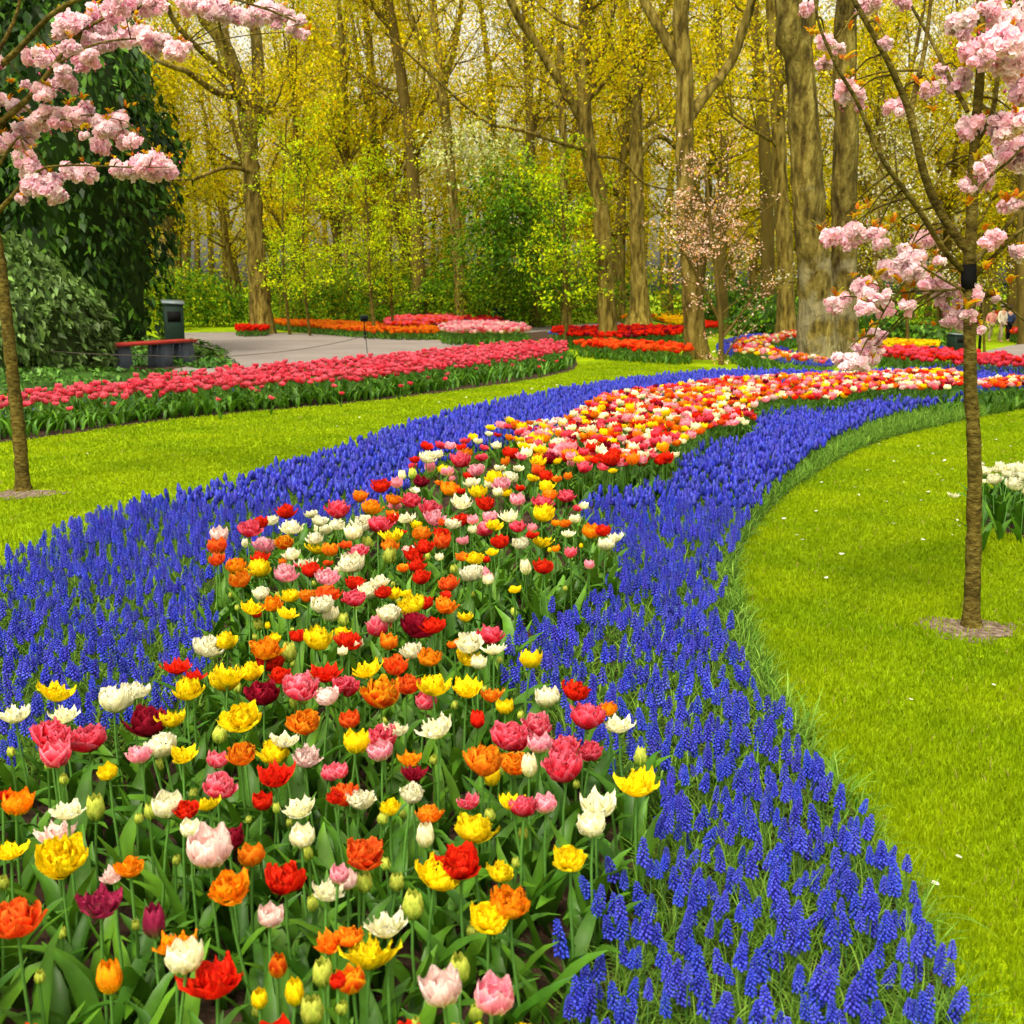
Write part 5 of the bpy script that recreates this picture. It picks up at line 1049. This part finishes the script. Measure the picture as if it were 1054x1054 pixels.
# ------------------------------------------------------------------ bench, bins, rope, people
A = AT(97, 360, 21.6); B = AT(194, 352, 24.3); zt = .52
d = B - A; d[2] = 0; Ln = np.linalg.norm(d); u = d / Ln; az = math.atan2(u[1], u[0])
e = empty('bench', (A + B) / 2 * np.array([1, 1, 0])); tag(e, 'low bench with a red plank seat on three slate-grey plinths before the evergreens', 'bench')
for k, off in enumerate((-.17, 0.0, .17)):
    make('seat_plank', box(-math.sin(az) * off, math.cos(az) * off, zt, Ln, .155, .055, az, bev=.01), M_redwood, e, smooth=False)
for fr, dz in ((-.27, 0), (.17, 0), (.42, 0)):
    c = u * Ln * fr
    p = merge([box(c[0], c[1], .22, .40, .36, .44, az, bev=.02, top=.94), box(c[0], c[1], .465, .34, .34, .05, az, bev=.008)])
    make('plinth', p, M_concrete, e, smooth=False)
def bin_(a, by, Y, w, h, label, roof=True, rz=.35):
    c = AT(a, by, Y); c[2] = float(ground_z(c[0], Y)); e = empty('litter_bin', c); tag(e, label, 'bin')
    make('body', box(0, 0, h * .46 + .03, w, w, h * .9, rz, bev=.02, top=1.06), M_green, e, smooth=False)
    make('foot', box(0, 0, .02, w * .8, w * .8, .04, rz), M_black, e, smooth=False)
    make('opening', box(math.sin(rz) * w * .53, -math.cos(rz) * w * .53, h * .74, w * .7, .02, h * .16, rz), M_black, e, smooth=False)
    x = w * .60; V = np.array([(-x, -x, h * .945), (x, -x, h * .925), (x, x, h * .975), (-x, x, h * .985), (-x, -x, h * .97), (x, -x, h * .95), (x, x, h), (-x, x, h * 1.01)]) @ rotz(rz).T
    make('lid', piece(V, [(0, 3, 2, 1), (4, 5, 6, 7), (0, 1, 5, 4), (1, 2, 6, 5), (2, 3, 7, 6), (3, 0, 4, 7)]), M_metal if roof else M_green, e, smooth=False)
    return e
bin_(181, 370, 25.4, .40, 1.36, 'tall dark green litter bin with a pale metal lid behind the bench')
bin_(513, 336, 49, .42, .85, 'small dark green litter bin at the end of the dark red tulips', roof=False)
bin_(983, 366, 27.0, .30, .62, 'short dark green and black litter bin behind the crimson tulips', roof=True)
def lampbox(a, b, Y, s, label):
    c = AT(a, b, Y); gz = float(ground_z(c[0], Y)); e = empty('spotlight', (c[0], Y, gz)); tag(e, label, 'spotlight')
    h = max(c[2] - gz, .25); make('post', tube([(0, 0, 0), (0, 0, h)], .02, 6), M_black, e)
    make('housing', merge([box(0, 0, h + s * .4, s, s * .8, s * .8, .2, bev=s * .12)]), M_green, e, smooth=False)
    make('lens', box(-math.sin(.2) * -.0 + s * .08, -s * .42, h + s * .4, s * .7, .02, s * .55, .2), M_black, e, smooth=False)
lampbox(375, 331, 37, .26, 'small green garden spotlight box at the edge of the orange tulips')
lampbox(960, 362, 25.5, .13, 'small green garden spotlight box in front of the blue strip')
# rope barrier on thin posts
posts = [(378, 364, .50, 'thin dark rope post at the right end of the rope before the orange tulips'), (-8, 398, .5, 'thin dark rope post off beside the laurel at the left end of the rope')]
for a, b, h, lb in posts[:1]:
    c = G(a, b); e = empty('rope_post', c); tag(e, lb, 'post')
    make('rod', tube([(0, 0, 0), (-.03, 0, h)], .010, 6), M_black, e); make('eye', tube([(-.03, 0, h - .01), (-.03, 0, h + .03)], [.022, .018], 8, True), M_black, e)
rp = [(377, 345.5, 27.2), (355, 351, 26.8), (325, 357, 26.2), (290, 362, 25.5), (258, 365, 24.8), (228, 367, 24.1), (190, 367, 22.6), (150, 366, 21.2), (110, 365, 20.5), (60, 362, 20), (0, 356, 19.5), (-60, 346, 19.2)]
rp = spline([AT(a, b, Y) for a, b, Y in rp], 5); tag(make('barrier_rope', tube(rp, .0075, 5), M_rope), 'thin dark rope sagging across the grey path in front of the bench', 'rope')
c = G(1007, 372); tag(make('stake', tube([c, c + np.array([0, 0, 1.15])], [.035, .03], 7, True), M_black), 'black wooden stake beside the slim cherry trunk in the background', 'stake')
c = G(1012, 378); e = px_tree('young_tree', 'thin bare young stem just right of the black stake', [(1013, 376), (1013, 350), (1012, 320), (1010, 290)], 24.5, 1.5, nb=8, bl=.8, seed=90, crown_from=.5, cols=OLIVE + LIME, leaf=(4, .1, .06), lev=1, mat=M_barkyoung, sides=6)

M_skin = nmat('skin', [(.3, (.45, .25, .17)), (.7, (.5, .29, .2))], 5, 3, .6, .1)
M_cream = nmat('cream_jacket', [(.3, (.55, .48, .38)), (.7, (.65, .58, .46))], 8, 3, .9, .2)
M_pinkc = nmat('pink_coat', [(.3, (.62, .20, .19)), (.7, (.7, .27, .25))], 8, 3, .9, .2)
M_beige = nmat('beige_trousers', [(.3, (.25, .2, .12)), (.7, (.32, .26, .17))], 8, 3, .9, .2)
M_hair = nmat('dark_hair', [(.3, (.03, .02, .012)), (.7, (.06, .04, .025))], 20, 3, .7, .3)
M_hat = nmat('pale_hat', [(.3, (.62, .55, .52)), (.7, (.7, .64, .6))], 8, 3, .9, .2)
M_blue = nmat('navy_jacket', [(.3, (.015, .03, .09)), (.7, (.025, .05, .13))], 8, 3, .9, .2)
def skin_mesh(name, verts, edges, radii, mat, parent, root=0):
    me = bpy.data.meshes.new(name); me.from_pydata(verts, edges, []); o = bpy.data.objects.new(name, me); col.objects.link(o)
    m = o.modifiers.new('skin', 'SKIN'); sv = me.skin_vertices[0].data if me.skin_vertices else None
    if sv is None:
        import bmesh
        bm = bmesh.new(); bm.from_mesh(me); bm.verts.layers.skin.verify(); bm.to_mesh(me); bm.free(); sv = me.skin_vertices[0].data
    for i, r in enumerate(radii): sv[i].radius = r if isinstance(r, tuple) else (r, r); sv[i].use_root = (i == root)
    m.use_smooth_shade = True; s = o.modifiers.new('sub', 'SUBSURF'); s.levels = 1; s.render_levels = 1
    dg = bpy.context.evaluated_depsgraph_get(); ev = bpy.data.meshes.new_from_object(o.evaluated_get(dg)); bpy.data.objects.remove(o); ev.materials.clear(); ev.materials.append(mat)
    return link(name, ev, parent)
def person(c, rz, top, bottom, label, hat=None, hgt=1.68, stride=.16, bend=.0):
    e = empty('person', c, (0, 0, rz)); e.scale = (hgt / 1.7,) * 3; tag(e, label, 'person')
    b = bend
    V = [(0, 0, .93), (0, -.02 - b * .2, 1.12), (0, -.04 - b * .5, 1.34), (0, -.05 - b * .7, 1.46), (0, -.07 - b, 1.54), (0, -.08 - b, 1.64),
         (-.10, 0, .88), (-.11, -stride, .48), (-.11, -stride * .7, .08), (-.11, -stride * .7 - .16, .04), (.10, 0, .88), (.11, stride * .5, .48), (.11, stride, .10), (.11, stride - .15, .04),
         (-.19, -.04 - b * .5, 1.38), (-.25, -.02, 1.12), (-.24, -.14, .88), (-.24, -.18, .80), (.19, -.04 - b * .5, 1.38), (.25, -.08, 1.12), (.24, .04, .88), (.24, .05, .80)]
    E = [(0, 1), (1, 2), (2, 3), (3, 4), (4, 5), (0, 6), (6, 7), (7, 8), (8, 9), (0, 10), (10, 11), (11, 12), (12, 13), (2, 14), (14, 15), (15, 16), (16, 17), (2, 18), (18, 19), (19, 20), (20, 21)]
    Rr = [(.14, .10), (.13, .09), (.15, .10), .055, .07, .085, .085, .062, .045, .035, .085, .062, .045, .035, .055, .042, .034, .032, .055, .042, .034, .032]
    skin_mesh('body', V, E, Rr, M_skin, e)
    Vt = [V[i] for i in (0, 1, 2, 3, 14, 15, 16, 18, 19, 20)]; Vt[0] = (0, 0, .84)
    skin_mesh('jacket', Vt, [(0, 1), (1, 2), (2, 3), (2, 4), (4, 5), (5, 6), (2, 7), (7, 8), (8, 9)], [(.19, .14), (.165, .125), (.175, .125), .07, .075, .058, .05, .075, .058, .05], top, e, 1)
    skin_mesh('trousers', [V[i] for i in (0, 6, 7, 8, 10, 11, 12)], [(0, 1), (1, 2), (2, 3), (0, 4), (4, 5), (5, 6)], [(.155, .12), .105, .078, .065, .105, .078, .065], bottom, e)
    Vi, Ti = ico(1); H = np.array([0, -.08 - b, 1.64]); k = Vi.copy(); k = k * np.array([.10, .115, .12]); k[:, 2] = np.maximum(k[:, 2], -.06)
    make('hair', piece(k + H + np.array([0, .02, .02]), None, Ti), M_hair, e)
    if hat is not None:
        make('hat', merge([tube([H + np.array([0, 0, .07]), H + np.array([0, 0, .085])], [.17, .16], 14, True), tube([H + np.array([0, 0, .08]), H + np.array([0, 0, .15]), H + np.array([0, 0, .165])], [.112, .10, .06], 14, True)]), hat, e)
    return e
def pplace(a, ytop, ybot, hgt=1.7):
    Y = hgt * F / (ybot - ytop) * .985; c = AT(a, ybot, Y); c[2] = float(ground_z(c[0], Y)); return c
person(pplace(1029, 313, 350), .5, M_cream, M_beige, 'person in a cream jacket, beige trousers and pale hat walking behind the tulip beds', M_hat)
person(pplace(1018, 315, 350), .2, M_pinkc, M_beige, 'stooping person in a salmon pink coat beside the one in the cream jacket', None, 1.6, bend=.12)
person(pplace(1038, 303, 338), .2, M_blue, M_black, 'dark-clothed person far off at the right edge among the trees', None)
